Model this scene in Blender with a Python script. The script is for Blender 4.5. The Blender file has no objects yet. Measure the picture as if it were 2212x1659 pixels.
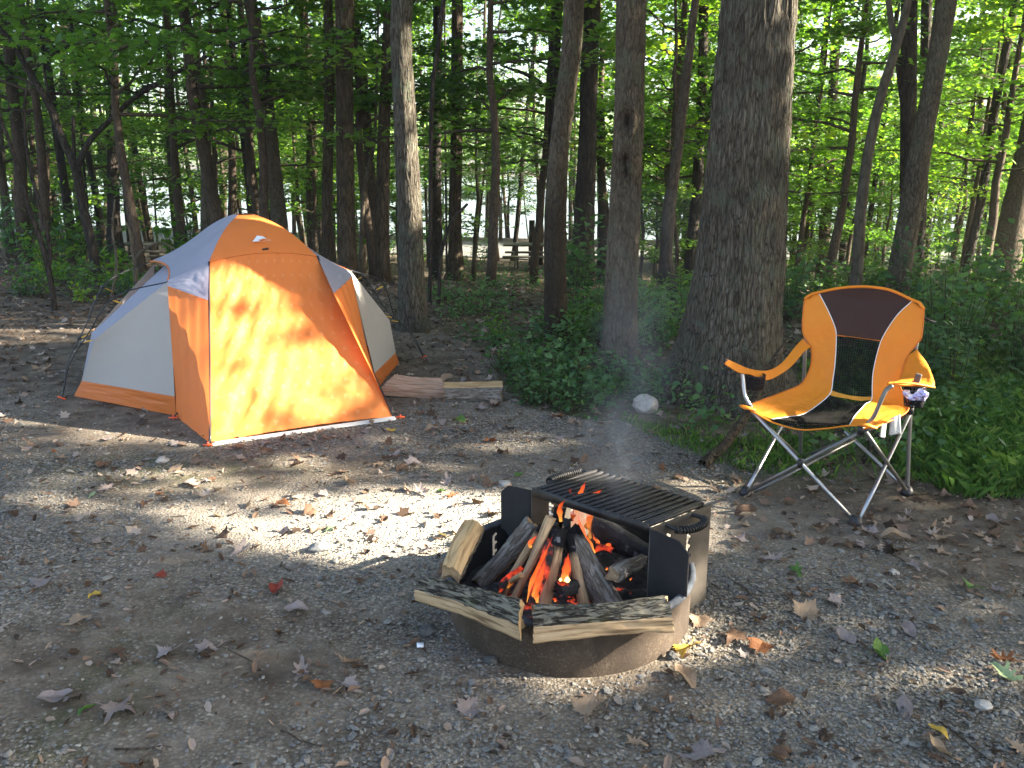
import bpy, bmesh, math, random
import numpy as np
from mathutils import Vector, Matrix

# ------------------------------------------------------------------ camera, world, sun, exposure
SC = bpy.context.scene
COL = SC.collection
TH = math.radians(14.9); FPX = 1836.0; EYE = 1.62
cam_d = bpy.data.cameras.new("camera"); cam = bpy.data.objects.new("camera", cam_d); COL.objects.link(cam)
cam.location = (0, 0, EYE); cam.rotation_euler = (math.pi/2 - TH, 0, 0)
cam_d.sensor_width = 36; cam_d.lens = 36*FPX/2212; cam_d.clip_start = 0.05; cam_d.clip_end = 3000
SC.camera = cam
SUN = np.array([0.895, -0.035, 0.445]); SUN /= np.linalg.norm(SUN)
SUN_EL = math.asin(SUN[2]); SUN_AZ = math.atan2(SUN[0], SUN[1])
world = bpy.data.worlds.new("World"); SC.world = world; world.use_nodes = True
wn = world.node_tree; bgn = wn.nodes.get("Background") or wn.nodes.new("ShaderNodeBackground")
sky = wn.nodes.new("ShaderNodeTexSky"); sky.sky_type = 'NISHITA'; sky.sun_disc = False
sky.sun_elevation = SUN_EL; sky.sun_rotation = SUN_AZ; sky.air_density = 1.0; sky.dust_density = 2.5; sky.ozone_density = 0.8
wn.links.new(sky.outputs[0], bgn.inputs[0]); bgn.inputs[1].default_value = 0.060
ld = bpy.data.lights.new("sun", 'SUN'); ld.energy = 5.0; ld.angle = math.radians(0.5); ld.color = (1.0, 0.90, 0.74)
lo = bpy.data.objects.new("sun", ld); COL.objects.link(lo)
lo.rotation_euler = Vector(SUN).to_track_quat('Z', 'Y').to_euler()
SC.view_settings.view_transform = 'Standard'; SC.view_settings.look = 'None'
SC.view_settings.gamma = 1; SC.view_settings.use_curve_mapping = False
SC.view_settings.exposure = 3.2
SC.render.engine = 'CYCLES'
SC.cycles.max_bounces = 6; SC.cycles.diffuse_bounces = 3; SC.cycles.glossy_bounces = 2
SC.cycles.transmission_bounces = 4; SC.cycles.transparent_max_bounces = 12; SC.cycles.volume_bounces = 0
SC.cycles.caustics_reflective = False; SC.cycles.caustics_refractive = False

R = np.random.default_rng(7)
random.seed(7)

# ------------------------------------------------------------------ geometry of the place
def ss(a, b, x):
    t = np.clip((np.asarray(x, float)-a)/(b-a), 0, 1); return t*t*(3-2*t)
def hsh(i, j, k):
    n = (i.astype(np.int64)*374761393 + j.astype(np.int64)*668265263 + k.astype(np.int64)*2147483647) & 0xffffffff
    n = ((n ^ (n >> 13))*1274126177) & 0xffffffff
    return ((n ^ (n >> 16)) & 0xffffff)/float(0xffffff)
def vnoise(x, y, z):
    x, y, z = np.broadcast_arrays(np.asarray(x, float), np.asarray(y, float), np.asarray(z, float))
    xi, yi, zi = np.floor(x), np.floor(y), np.floor(z)
    fx, fy, fz = x-xi, y-yi, z-zi
    fx, fy, fz = [f*f*(3-2*f) for f in (fx, fy, fz)]
    xi, yi, zi = xi.astype(np.int64), yi.astype(np.int64), zi.astype(np.int64)
    r = 0
    for a in (0, 1):
        for b in (0, 1):
            for c in (0, 1):
                r = r + hsh(xi+a, yi+b, zi+c)*(fx if a else 1-fx)*(fy if b else 1-fy)*(fz if c else 1-fz)
    return r
def fbm(x, y, z, o=4):
    r = 0; am = 0.5
    for i in range(o):
        r = r + am*(vnoise(np.asarray(x)*2**i+i*17.3, np.asarray(y)*2**i+i*9.1, np.asarray(z)*2**i)-0.5)*2; am *= 0.5
    return r
WATER = -2.42
def yr_(x, y):
    return y + np.where(x < 0, 0.33*x, 0.10*x)
def gz(x, y):
    x = np.asarray(x, float); y = np.asarray(y, float)
    yr = yr_(x, y)
    z = -1.58*ss(9.5, 23, yr) - 0.12*ss(24, 30, yr) - 0.95*ss(36, 44, yr) - 4*ss(44, 60, yr) + 7*ss(185, 215, y) + 9*ss(215, 420, y)
    z = z + 0.02*fbm(x*0.9, y*0.9, 0.3, 3)*ss(0, 1, np.hypot(x, y)) + 0.07*fbm(x*0.25, y*0.25, 4.0, 2)*ss(9, 16, y)
    return z
def ray(X, Y):
    a = (X-1106)/FPX; b = -(Y-829.5)/FPX
    return np.array([a, math.cos(TH)+b*math.sin(TH), -math.sin(TH)+b*math.cos(TH)])
CAM = np.array([0, 0, EYE])
def G(X, Y, z=0.0):
    d = ray(X, Y); return CAM + d*(z-EYE)/d[2]
_TT = 0.8*1.0035**np.arange(1750)
def GT(X, Y):                                   # where a view ray meets the terrain
    Q = CAM+ray(X, Y)*_TT[:, None]; k = int(np.argmax(Q[:, 2] <= gz(Q[:, 0], Q[:, 1])))
    return Q[k]
def onY(X, Y, y):
    d = ray(X, Y); return CAM + d*(y/d[1])
def toPx(P):
    P = np.asarray(P, float); q = P-CAM
    zc = q[..., 1]*math.cos(TH)-q[..., 2]*math.sin(TH); up = q[..., 1]*math.sin(TH)+q[..., 2]*math.cos(TH)
    zs = np.where(np.abs(zc) < 1e-3, 1e-3, zc)
    return 1106+FPX*q[..., 0]/zs, 829.5-FPX*up/zs, zc
def inpoly(X, Y, poly):
    X = np.asarray(X); Y = np.asarray(Y); r = np.zeros(X.shape, bool); n = len(poly)
    for i in range(n):
        x1, y1 = poly[i]; x2, y2 = poly[(i+1) % n]
        if y1 == y2: continue
        c = ((y1 > Y) != (y2 > Y)) & (X < (x2-x1)*(Y-y1)/(y2-y1)+x1)
        r ^= c
    return r

# ------------------------------------------------------------------ object helpers
def tag(o, label=None, cat=None, group=None, kind=None):
    if label: o['label'] = label
    if cat: o['category'] = cat
    if group: o['group'] = group
    if kind: o['kind'] = kind
    return o
def empty(name, loc, label, cat, group=None):
    o = bpy.data.objects.new(name, None); COL.objects.link(o); o.location = [float(v) for v in loc]
    o.empty_display_size = 0.1
    return tag(o, label, cat, group)
def rawmesh(name, V, F, mats, midx=None, smooth=True, attrs=None, uv=None):
    V = np.asarray(V, np.float32).reshape(-1, 3)
    me = bpy.data.meshes.new(name)
    me.vertices.add(len(V)); me.vertices.foreach_set("co", V.ravel())
    if isinstance(F, np.ndarray) and F.ndim == 2:
        k = F.shape[1]; nf = len(F); loops = F.ravel(); starts = np.arange(nf)*k
    else:
        loops = np.array([i for f in F for i in f], np.int32); lens = np.array([len(f) for f in F])
        starts = np.concatenate([[0], np.cumsum(lens)[:-1]]); nf = len(F)
    me.loops.add(len(loops)); me.loops.foreach_set("vertex_index", loops.astype(np.int32))
    me.polygons.add(nf); me.polygons.foreach_set("loop_start", starts.astype(np.int32))
    me.update(calc_edges=True)
    if smooth: me.polygons.foreach_set("use_smooth", np.ones(nf, bool))
    else: me.polygons.foreach_set("use_smooth", np.zeros(nf, bool))
    for m in (mats if isinstance(mats, (list, tuple)) else [mats]): me.materials.append(m)
    if midx is not None: me.polygons.foreach_set("material_index", np.asarray(midx, np.int32))
    for k, a in (attrs or {}).items():
        at = me.attributes.new(k, 'FLOAT', 'POINT'); at.data.foreach_set("value", np.asarray(a, np.float32))
    if uv is not None:
        ul = me.uv_layers.new(name="UVMap"); ul.data.foreach_set("uv", np.asarray(uv, np.float32)[loops].ravel())
    me.validate(); me.update()
    return me
def link(name, me, parent=None, rel=True):
    o = bpy.data.objects.new(name, me); COL.objects.link(o)
    if parent is not None: o.parent = parent
    return o
class MB:                                          # collects verts and faces of one mesh
    def __init__(s): s.V = []; s.F = []; s.mi = []; s.n = 0; s.A = []; s.U = []
    def add(s, V, F, mi=0, a=None, uv=None):
        V = np.asarray(V, float).reshape(-1, 3)
        s.V.append(V); s.F += [tuple(int(i)+s.n for i in f) for f in F]; s.mi += [mi]*len(F) if np.isscalar(mi) else list(mi)
        s.A.append(np.zeros(len(V)) if a is None else np.broadcast_to(np.asarray(a, float), (len(V),)))
        s.U.append(np.zeros((len(V), 2)) if uv is None else np.asarray(uv, float))
        s.n += len(V); return s
    def build(s, name, mats, parent=None, org=None, smooth=True, bevel=0, solid=0):
        V = np.concatenate(s.V)
        if org is None and parent is not None: org = np.array(world_loc(parent))
        if org is not None: V = V-np.asarray(org)
        me = rawmesh(name, V, s.F, mats, s.mi, smooth, {'along': np.concatenate(s.A)}, np.concatenate(s.U))
        o = link(name, me, parent)
        if solid:
            md = o.modifiers.new("s", 'SOLIDIFY'); md.thickness = solid; md.offset = 0
        if bevel:
            md = o.modifiers.new("b", 'BEVEL'); md.width = bevel; md.segments = 2; md.limit_method = 'ANGLE'
        return o
def world_loc(o):
    l = Vector((0, 0, 0))
    while o is not None: l = l + o.location; o = o.parent
    return l
def frames(P):
    P = np.asarray(P, float); T = np.gradient(P, axis=0); T /= np.linalg.norm(T, axis=1)[:, None]+1e-12
    u = np.cross(T[0], [0, 0, 1.0])
    if abs(T[0][2]) > .8: u = np.array([1.0, 0, 0])-T[0]*T[0][0]
    u /= np.linalg.norm(u); U = [u]
    for i in range(1, len(P)):
        u = U[-1]-T[i]*np.dot(U[-1], T[i]); u /= np.linalg.norm(u)+1e-12; U.append(u)
    U = np.array(U); return T, U, np.cross(T, U)
def tube(P, r, seg=8, cap=True, flat=1.0):
    P = np.asarray(P, float); n = len(P); r = np.broadcast_to(np.asarray(r, float), (n,))
    T, U, W = frames(P); a = np.arange(seg)*2*math.pi/seg
    V = P[:, None]+r[:, None, None]*(np.cos(a)[None, :, None]*U[:, None]+flat*np.sin(a)[None, :, None]*W[:, None])
    F = []
    for i in range(n-1):
        for j in range(seg):
            k = (j+1) % seg; F.append((i*seg+j, i*seg+k, (i+1)*seg+k, (i+1)*seg+j))
    if cap: F.append(tuple(range(seg))[::-1]); F.append(tuple((n-1)*seg+j for j in range(seg)))
    return V.reshape(-1, 3), F
def spline(P, n):                                  # catmull-rom resample
    P = np.asarray(P, float)
    if len(P) == 2: return P[0]+(P[1]-P[0])*np.linspace(0, 1, n)[:, None]
    d = np.concatenate([[0], np.cumsum(np.linalg.norm(np.diff(P, axis=0), axis=1)**0.5)]); d /= d[-1]
    Q = np.vstack([2*P[0]-P[1], P, 2*P[-1]-P[-2]]); out = []
    for t in np.linspace(0, 1, n):
        i = min(np.searchsorted(d, t, 'right')-1, len(P)-2); u = (t-d[i])/(d[i+1]-d[i]+1e-12)
        p0, p1, p2, p3 = Q[i], Q[i+1], Q[i+2], Q[i+3]
        out.append(0.5*((2*p1)+(-p0+p2)*u+(2*p0-5*p1+4*p2-p3)*u*u+(-p0+3*p1-3*p2+p3)*u**3))
    return np.array(out)
def lin(P, n):
    P = np.asarray(P, float); d = np.concatenate([[0], np.cumsum(np.linalg.norm(np.diff(P, axis=0), axis=1))]); t = np.linspace(0, d[-1], n)
    return np.stack([np.interp(t, d, P[:, k]) for k in range(P.shape[1])], 1)
def box(c, sx, sy, sz, ax=None):
    c = np.asarray(c, float); ax = np.eye(3) if ax is None else np.asarray(ax, float)
    V = [c+ax[0]*sx*a/2+ax[1]*sy*b/2+ax[2]*sz*d/2 for a in (-1, 1) for b in (-1, 1) for d in (-1, 1)]
    return np.array(V), [(0, 1, 3, 2), (4, 6, 7, 5), (0, 4, 5, 1), (2, 3, 7, 6), (0, 2, 6, 4), (1, 5, 7, 3)]
def grid_faces(nu, nv):
    i, j = np.meshgrid(np.arange(nu-1), np.arange(nv-1), indexing='ij'); a = (i*nv+j).ravel()
    return np.stack([a, a+1, a+nv+1, a+nv], 1)
def coons(b, t, l, r):                             # b,t: n points left->right; l,r: m points bottom->top
    n = len(b); m = len(l); u = np.linspace(0, 1, n)[None, :, None]; v = np.linspace(0, 1, m)[:, None, None]
    S = (1-v)*b[None]+v*t[None]+(1-u)*l[:, None]+u*r[:, None]
    S = S-((1-u)*(1-v)*b[0]+u*(1-v)*b[-1]+(1-u)*v*t[0]+u*v*t[-1])
    return S                                       # m,n,3
def plate(name, outlines, th, mat, parent=None, M4=None, org=None):   # flat shape with holes, outlines in 2-D
    cu = bpy.data.curves.new(name, 'CURVE'); cu.dimensions = '2D'; cu.fill_mode = 'BOTH'; cu.extrude = th/2
    for ol in outlines:
        sp = cu.splines.new('POLY'); sp.points.add(len(ol)-1); sp.use_cyclic_u = True
        for p, q in zip(sp.points, ol): p.co = (q[0], q[1], 0, 1)
    tmp = bpy.data.objects.new("tmp", cu); COL.objects.link(tmp)
    dg = bpy.context.evaluated_depsgraph_get(); me = bpy.data.meshes.new_from_object(tmp.evaluated_get(dg))
    bpy.data.objects.remove(tmp); bpy.data.curves.remove(cu)
    me.name = name; me.materials.clear(); me.materials.append(mat)
    if M4 is not None: me.transform(M4)
    if parent is not None and org is None: org = world_loc(parent)
    if org is not None: me.transform(Matrix.Translation(-Vector([float(v) for v in org])))
    return link(name, me, parent)
def basis(o, x, y, z):
    return Matrix(((x[0], y[0], z[0], o[0]), (x[1], y[1], z[1], o[1]), (x[2], y[2], z[2], o[2]), (0, 0, 0, 1)))
def nrm(v): v = np.asarray(v, float); return v/np.linalg.norm(v)

# ------------------------------------------------------------------ material helpers
class NT:
    def __init__(s, name):
        s.m = bpy.data.materials.new(name); s.m.use_nodes = True; s.t = s.m.node_tree; s.t.nodes.clear()
        s.out = s.t.nodes.new('ShaderNodeOutputMaterial')
    def n(s, ty, ins=None, out=0, **pr):
        nd = s.t.nodes.new('ShaderNode'+ty)
        for k, v in pr.items(): setattr(nd, k, v)
        for k, v in (ins or {}).items():
            sk = nd.inputs[k]
            if isinstance(v, bpy.types.NodeSocket): s.t.links.new(v, sk)
            else: sk.default_value = v
        return nd.outputs[out] if out is not None else nd
    def mix(s, f, a, b, bl='MIX'):
        a = (*a, 1) if isinstance(a, tuple) and len(a) == 3 else a; b = (*b, 1) if isinstance(b, tuple) and len(b) == 3 else b
        return s.n('Mix', {0: f, 6: a, 7: b}, out=2, data_type='RGBA', blend_type=bl)
    def ramp(s, f, st, interp='LINEAR'):
        nd = s.t.nodes.new('ShaderNodeValToRGB'); s.t.links.new(f, nd.inputs[0]); cr = nd.color_ramp; cr.interpolation = interp
        while len(cr.elements) < len(st): cr.elements.new(0.5)
        for e, (p, c) in zip(cr.elements, st):
            e.position = p; e.color = (*c, 1) if isinstance(c, tuple) else (c, c, c, 1)
        return nd.outputs[0]
    def math(s, op, a, b=0.0, c=0.0, cl=False): return s.n('Math', {0: a, 1: b, 2: c}, operation=op, use_clamp=cl)
    def co(s, kind='Object'): return s.n('TexCoord', out=None).outputs[kind]
    def mp(s, v, sc=(1, 1, 1), loc=(0, 0, 0)): return s.n('Mapping', {0: v, 1: loc, 3: sc})
    def noise(s, v, sc, det=4, rough=0.6, dist=0.0, out=0): return s.n('TexNoise', {'Vector': v, 'Scale': sc, 'Detail': det, 'Roughness': rough, 'Distortion': dist}, out=out)
    def vor(s, v, sc, feat='F1', out=0, rnd=1.0): return s.n('TexVoronoi', {'Vector': v, 'Scale': sc, 'Randomness': rnd}, out=out, feature=feat)
    def attr(s, nm): return s.n('Attribute', out=2, attribute_name=nm)
    def bump(s, h, st=0.5, d=0.01, nrm=None):
        i = {'Height': h, 'Strength': st, 'Distance': d}
        if nrm is not None: i['Normal'] = nrm
        return s.n('Bump', i)
    def pbr(s, col, rough=0.7, normal=None, metal=0.0, spec=0.5, **kw):
        i = {'Base Color': (*col, 1) if isinstance(col, tuple) else col, 'Roughness': rough, 'Metallic': metal, 'Specular IOR Level': spec}
        if normal is not None: i['Normal'] = normal
        i.update(kw); return s.n('BsdfPrincipled', i)
    def done(s, sh, vol=None):
        if sh is not None: s.t.links.new(sh, s.out.inputs[0])
        if vol is not None: s.t.links.new(vol, s.out.inputs[1])
        return s.m
def leafmat(name, cols, trans=0.4, rough=0.5, objrand=0.35):
    t = NT(name); v = t.attr('lv'); r = t.n('ObjectInfo', out=5)
    f = t.math('ADD', t.math('MULTIPLY', v, 1-objrand), t.math('MULTIPLY', r, objrand))
    n = len(cols); col = t.ramp(f, [(i/(n-1), c) for i, c in enumerate(cols)])
    tcol = t.mix(0.0, col, col); tcol = t.mix(1.0, col, (2.0, 2.1, 0.8), 'MULTIPLY')
    sh = t.n('MixShader', {0: trans, 1: t.pbr(col, rough, spec=0.35), 2: t.n('BsdfTranslucent', {0: tcol})})
    return t.done(sh)
def fabric(name, col, trans=0.15, rough=0.75, wr=0.25, sc=9, weave=900, spec=0.25, colf=None):
    t = NT(name); c = t.co(); w = t.noise(c, sc, 3, 0.55, 0.6); w2 = t.n('TexWave', {'Vector': c, 'Scale': weave/10}, bands_direction='Z')
    base = t.mix(t.noise(c, 2.5, 3), tuple(x*0.9 for x in col), tuple(min(1, x*1.06) for x in col))
    if colf: base = colf(t, base)
    nb = t.bump(w, wr, 0.02); p = t.pbr(base, rough, nb, spec=spec)
    if trans: p = t.n('MixShader', {0: trans, 1: p, 2: t.n('BsdfTranslucent', {0: base, 'Normal': nb})})
    return t.done(p)
# ------------------------------------------------------------------ materials
def ground_mat():
    t = NT('gravel_dirt'); c = t.co()
    big = t.noise(c, 0.9, 4, 0.6); med = t.noise(c, 6, 5, 0.65); fine = t.noise(c, 90, 3, 0.7)
    dirt = t.ramp(med, [(0.3, (0.052, 0.038, 0.027)), (0.5, (0.118, 0.092, 0.068)), (0.72, (0.21, 0.17, 0.13))])
    v1 = t.n('TexVoronoi', {'Vector': t.n('VectorMath', {0: c, 1: t.n('CombineXYZ', {0: t.math('MULTIPLY', t.noise(c, 60, 2), .012), 1: t.math('MULTIPLY', t.noise(c, 48, 2), .012), 2: 0.0})}, operation='ADD'), 'Scale': 88, 'Randomness': 1.0}, out=None)
    peb = t.ramp(t.n('SeparateColor', {0: v1.outputs['Color']}), [(0, (0.10, 0.085, 0.066)), (0.35, (0.215, 0.19, 0.15)), (0.7, (0.33, 0.295, 0.24)), (0.9, (0.44, 0.385, 0.31)), (1, (0.70, 0.65, 0.56))])
    edge = t.ramp(v1.outputs['Distance'], [(0.0, 1.0), (0.4, 0.8), (0.7, 0.3)])
    peb = t.mix(1.0, peb, edge, 'MULTIPLY')
    g = t.attr('gravel')
    f = t.math('ADD', t.math('MULTIPLY', g, 1.0), t.math('MULTIPLY', t.math('SUBTRACT', t.noise(c, 3.3, 5, 0.7), 0.5), 1.6), cl=True)
    col = t.mix(f, dirt, peb)
    f2 = t.ramp(t.noise(c, 1.7, 5, 0.7), [(0.42, 0), (0.62, 1)])
    sand = t.mix(fine, (0.24, 0.20, 0.155), (0.42, 0.37, 0.30))
    col = t.mix(t.math('MULTIPLY', f2, t.math('MULTIPLY', g, 0.55)), col, sand)
    col = t.mix(t.math('MULTIPLY', t.attr('sun_patch_sand'), .55), col, t.mix(fine, (0.34, 0.31, 0.26), (0.62, 0.58, 0.51)))  # lighter gravel colour that lifts the sun patch
    moss = t.attr('moss'); col = t.mix(t.math('MULTIPLY', moss, t.ramp(t.noise(c, 9, 4), [(0.4, 0), (0.6, 0.8)])), col, (0.05, 0.065, 0.018))
    h = t.math('ADD', t.math('MULTIPLY', v1.outputs['Distance'], t.math('MULTIPLY', f, -0.8)), t.math('ADD', t.math('MULTIPLY', med, 1.2), t.math('MULTIPLY', fine, 0.6)))
    return t.done(t.pbr(col, 0.95, t.bump(h, 0.9, 0.012), spec=0.15))
def bark_mat(name, dark, mid, light, kx=26, kz=5, bd=0.02, lichen=None, st=1.0):
    t = NT(name); c = t.co(); r = t.n('ObjectInfo', out=5); kn = t.attr('along')
    cc = t.n('VectorMath', {0: t.mp(c, (1, 1, kz/kx)), 1: t.n('CombineXYZ', {0: r, 1: r, 2: r})}, operation='ADD')
    wob = t.n('TexNoise', {'Vector': cc, 'Scale': kx*0.35, 'Detail': 3.0}, out=1)
    cw = t.n('VectorMath', {0: cc, 1: t.n('VectorMath', {0: wob, 'Scale': 1.1/kx}, operation='SCALE')}, operation='ADD')
    v = t.n('TexVoronoi', {'Vector': cw, 'Scale': kx, 'Randomness': 1.0}, out=0, feature='DISTANCE_TO_EDGE')
    ns = t.noise(cw, kx*1.6, 5, 0.7); lg = t.noise(c, 1.6, 4, 0.6)
    ridge = t.ramp(v, [(0.0, 0.0), (0.10, 0.55), (0.35, 1.0)])
    h = t.math('ADD', t.math('MULTIPLY', ridge, 0.7), t.math('MULTIPLY', ns, 0.8))
    v2 = t.n('TexVoronoi', {'Vector': t.n('VectorMath', {0: cw, 1: t.n('VectorMath', {0: wob, 'Scale': 1.6/kx}, operation='SCALE')}, operation='ADD'), 'Scale': kx*.42, 'Randomness': 1.0}, out=0, feature='DISTANCE_TO_EDGE'); fr = t.ramp(v2, [(0.0, 0.0), (0.16, 1.0)])
    h = t.math('ADD', t.math('MULTIPLY', h, .75), t.math('MULTIPLY', fr, .38))
    col = t.ramp(t.math('MULTIPLY', h, 0.75), [(0.12, dark), (0.5, mid), (0.95, light)])
    col = t.mix(t.ramp(lg, [(0.4, 0), (0.62, 0.45)]), col, tuple(x*0.55 for x in mid))
    if lichen: col = t.mix(t.ramp(t.noise(c, 7, 5, 0.7), [(0.52, 0), (0.66, 0.75)]), col, lichen)
    col = t.mix(t.math('MULTIPLY', kn, .85, cl=True), col, (0.02, 0.014, 0.010))
    return t.done(t.pbr(col, 0.92, t.bump(h, st, bd), spec=0.15))
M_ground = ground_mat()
M_bark_oak = bark_mat('oak_bark', (0.0126, 0.0099, 0.0067), (0.0729, 0.0612, 0.0452), (0.1881, 0.1701, 0.1331), 66, 9, 0.025, (0.1035, 0.1215, 0.0845))
M_bark_grey = bark_mat('grey_bark', (0.0176, 0.0128, 0.0089), (0.0760, 0.0592, 0.0402), (0.1624, 0.1352, 0.0952), 60, 16, 0.012, (0.0864, 0.0968, 0.0625))
M_bark_dark = bark_mat('dark_bark', (0.011, 0.008, 0.007), (0.035, 0.028, 0.023), (0.081, 0.068, 0.054), 44, 8, 0.02)
M_bark_brown = bark_mat('brown_bark', (0.0119, 0.0076, 0.0055), (0.0519, 0.0382, 0.0245), (0.1266, 0.0978, 0.0664), 46, 7, 0.02)
M_bark_smooth = bark_mat('smooth_bark', (0.0376, 0.0304, 0.0223), (0.0864, 0.0712, 0.0521), (0.1408, 0.1192, 0.0900), 16, 6, 0.004, None, 0.6)
M_twig = bark_mat('twig_bark', (0.02, 0.015, 0.011), (0.06, 0.045, 0.033), (0.12, 0.09, 0.065), 60, 12, 0.003)
GL = [(0.029, 0.071, 0.013), (0.052, 0.122, 0.020), (0.084, 0.176, 0.029), (0.126, 0.235, 0.037), (0.193, 0.286, 0.050)]
M_leaf_dark = leafmat('leaf_green', GL, 0.52)
M_leaf_yel = leafmat('leaf_yellow_green', [(0.05, 0.13, 0.018), (0.09, 0.20, 0.026), (0.145, 0.27, 0.034), (0.23, 0.34, 0.045), (0.36, 0.40, 0.06)], 0.5)
M_herb = leafmat('herb_leaf', [(0.032, 0.075, 0.034), (0.055, 0.125, 0.052), (0.088, 0.18, 0.070), (0.15, 0.26, 0.085)], 0.42)
M_grass = leafmat('grass_blade', [(0.030, 0.070, 0.016), (0.055, 0.13, 0.024), (0.10, 0.20, 0.036), (0.24, 0.31, 0.08)], 0.35)
M_litter = leafmat('leaf_litter', [(0.035, 0.022, 0.015), (0.075, 0.045, 0.028), (0.14, 0.085, 0.055), (0.22, 0.15, 0.11), (0.33, 0.27, 0.23)], 0.1, 0.8, 0.0)
M_canopy = leafmat('canopy_leaf', GL, 0.3)

# ------------------------------------------------------------------ ground sheet
# edge between the camp clearing and the green undergrowth, seen in the photograph
GREEN = [(925, 640), (1080, 612), (1300, 600), (1500, 610), (1690, 590), (2300, 560), (2300, 1085), (2120, 1075), (2000, 1030), (1800, 1000), (1690, 985), (1560, 965), (1440, 935), (1330, 905), (1230, 900), (1130, 880), (1075, 820), (1080, 770), (960, 720)]
def green_mask(P):
    X, Y, zc = toPx(P); return inpoly(X, Y, GREEN) & (zc > 0)
def mk_ground():
    s = np.linspace(-1, 1, 560); xs = 7.5*s+ (np.abs(s)**5)*np.sign(s)*390
    q = np.linspace(0, 1, 620); ys = -12+ 24*q + 640*q**6
    ys = np.concatenate([np.linspace(-60, -12, 20)[:-1], np.linspace(-12, 0.6, 40)[:-1], 0.6+ 13*np.linspace(0, 1, 470)+ 636*np.linspace(0, 1, 470)**6])
    Xg, Yg = np.meshgrid(xs, ys, indexing='ij'); Z = gz(Xg, Yg)
    near = 1-ss(9, 15, np.hypot(Xg, Yg))
    Z = Z + near*(0.006*fbm(Xg*7, Yg*7, 1.0, 3) + 0.004*fbm(Xg*26, Yg*26, 2.0, 2))
    P = np.stack([Xg, Yg, Z], -1).reshape(-1, 3)
    gr = 0.52 - 0.55*ss(5.2, 8, P[:, 1]) - 0.25*ss(1.2, 2.8, P[:, 0])*ss(3.0, 3.9, P[:, 1]) - 0.3*ss(-2.0, -3.5, P[:, 0])*ss(4, 6, P[:, 1])
    gr = gr + 0.75*fbm(P[:, 0]*0.8, P[:, 1]*0.8, 7.0, 3)
    sun_patch_sand = np.exp(-((P[:, 0]+.3)/1.1)**2-((P[:, 1]-3.62)/.38)**2); gr = gr+.7*sun_patch_sand  # pale sandy tone painted where the sun patch falls, to brighten it
    gm = green_mask(P); gr[gm] = 0.0
    moss = np.where(gm, 0.8, 0.0)+0.8*np.exp(-((P[:, 0]+1.9)**2/0.5+(P[:, 1]-4.3)**2/0.06))+0.8*np.exp(-((P[:, 0]-1.7)**2/0.4+(P[:, 1]-4.3)**2/0.12))+0.6*np.exp(-((P[:, 0]+1.3)**2/0.02+(P[:, 1]-2.25)**2/0.3))
    me = rawmesh('ground', P, grid_faces(len(xs), len(ys))[:, ::-1], M_ground, None, True, {'gravel': np.clip(gr, 0, 1), 'sun_patch_sand': sun_patch_sand, 'moss': np.clip(moss, 0, 1)})
    tag(link('ground', me), 'gravel and dirt ground of the campsite sloping down to the lake', None, None, 'structure')
mk_ground()
def mk_road():
    t = NT('road_gravel'); c = t.co()
    col = t.ramp(t.noise(c, 14, 5, 0.7), [(0.3, (0.12, 0.12, 0.115)), (0.7, (0.24, 0.24, 0.23))])
    m = t.done(t.pbr(col, 0.95, t.bump(t.noise(c, 40, 3), 0.5, 0.02), spec=0.1))
    xs = np.linspace(-70, 60, 260); V = []
    for x in xs:
        yc = 31.5-(0.33*x if x < 0 else 0.10*x)
        for k, w in enumerate((-2.6, -1.6, -0.6, 0.6, 1.6, 2.6)):
            yy = yc+w+0.25*float(fbm(x*0.8, w, 3.0, 2)); V.append((x, yy, float(gz(x, yy))+0.05+0.02*(abs(w) < 2)))
    me = rawmesh('road', V, grid_faces(len(xs), 6)[:, ::-1], m); tag(link('road', me), 'pale gravel road crossing the wood before the lake', None, None, 'structure')
mk_road()
def mk_water():
    t = NT('lake_water'); c = t.co()
    h = t.noise(t.mp(c, (1, 1.6, 1)), 1.6, 5, 0.65); p = t.pbr((0.18, 0.22, 0.23), 0.25, t.bump(h, 1.0, 0.45), spec=1.0, IOR=1.33)
    me = rawmesh('water', [(-420, 36, WATER), (420, 36, WATER), (420, 205, WATER), (-420, 205, WATER)], [(0, 1, 2, 3)], t.done(p))
    tag(link('water', me), 'bright lake seen through the trees', None, None, 'structure')
mk_water()

# ------------------------------------------------------------------ scattered stuff on the ground
def scatter_mesh(base, F, P, Rm, S):               # base (k,3), P (n,3), Rm (n,3,3), S (n,3)
    V = np.einsum('nij,nkj->nki', Rm, base[None]*S[:, None]) + P[:, None]
    k = len(base); n = len(P)
    FF = (F[None]+(np.arange(n)*k)[:, None, None]).reshape(-1, F.shape[1]); return V.reshape(-1, 3), FF
def rotm(yaw, tx, ty):
    cy, sy = np.cos(yaw), np.sin(yaw); n = len(yaw); A = np.zeros((n, 3, 3)); A[:, 0, 0] = cy; A[:, 0, 1] = -sy; A[:, 1, 0] = sy; A[:, 1, 1] = cy; A[:, 2, 2] = 1
    B = np.zeros((n, 3, 3)); B[:, 0, 0] = 1; B[:, 1, 1] = np.cos(tx); B[:, 1, 2] = -np.sin(tx); B[:, 2, 1] = np.sin(tx); B[:, 2, 2] = np.cos(tx)
    Cm = np.zeros((n, 3, 3)); Cm[:, 1, 1] = 1; Cm[:, 0, 0] = np.cos(ty); Cm[:, 0, 2] = np.sin(ty); Cm[:, 2, 0] = -np.sin(ty); Cm[:, 2, 2] = np.cos(ty)
    return A@B@Cm
RING = np.array([0.212, 2.85]); RR = 0.44
def infrustum(P, m=120):
    X, Y, zc = toPx(P); return (zc > 0.1) & (X > -m) & (X < 2212+m) & (Y > -m) & (Y < 1659+m)
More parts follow.
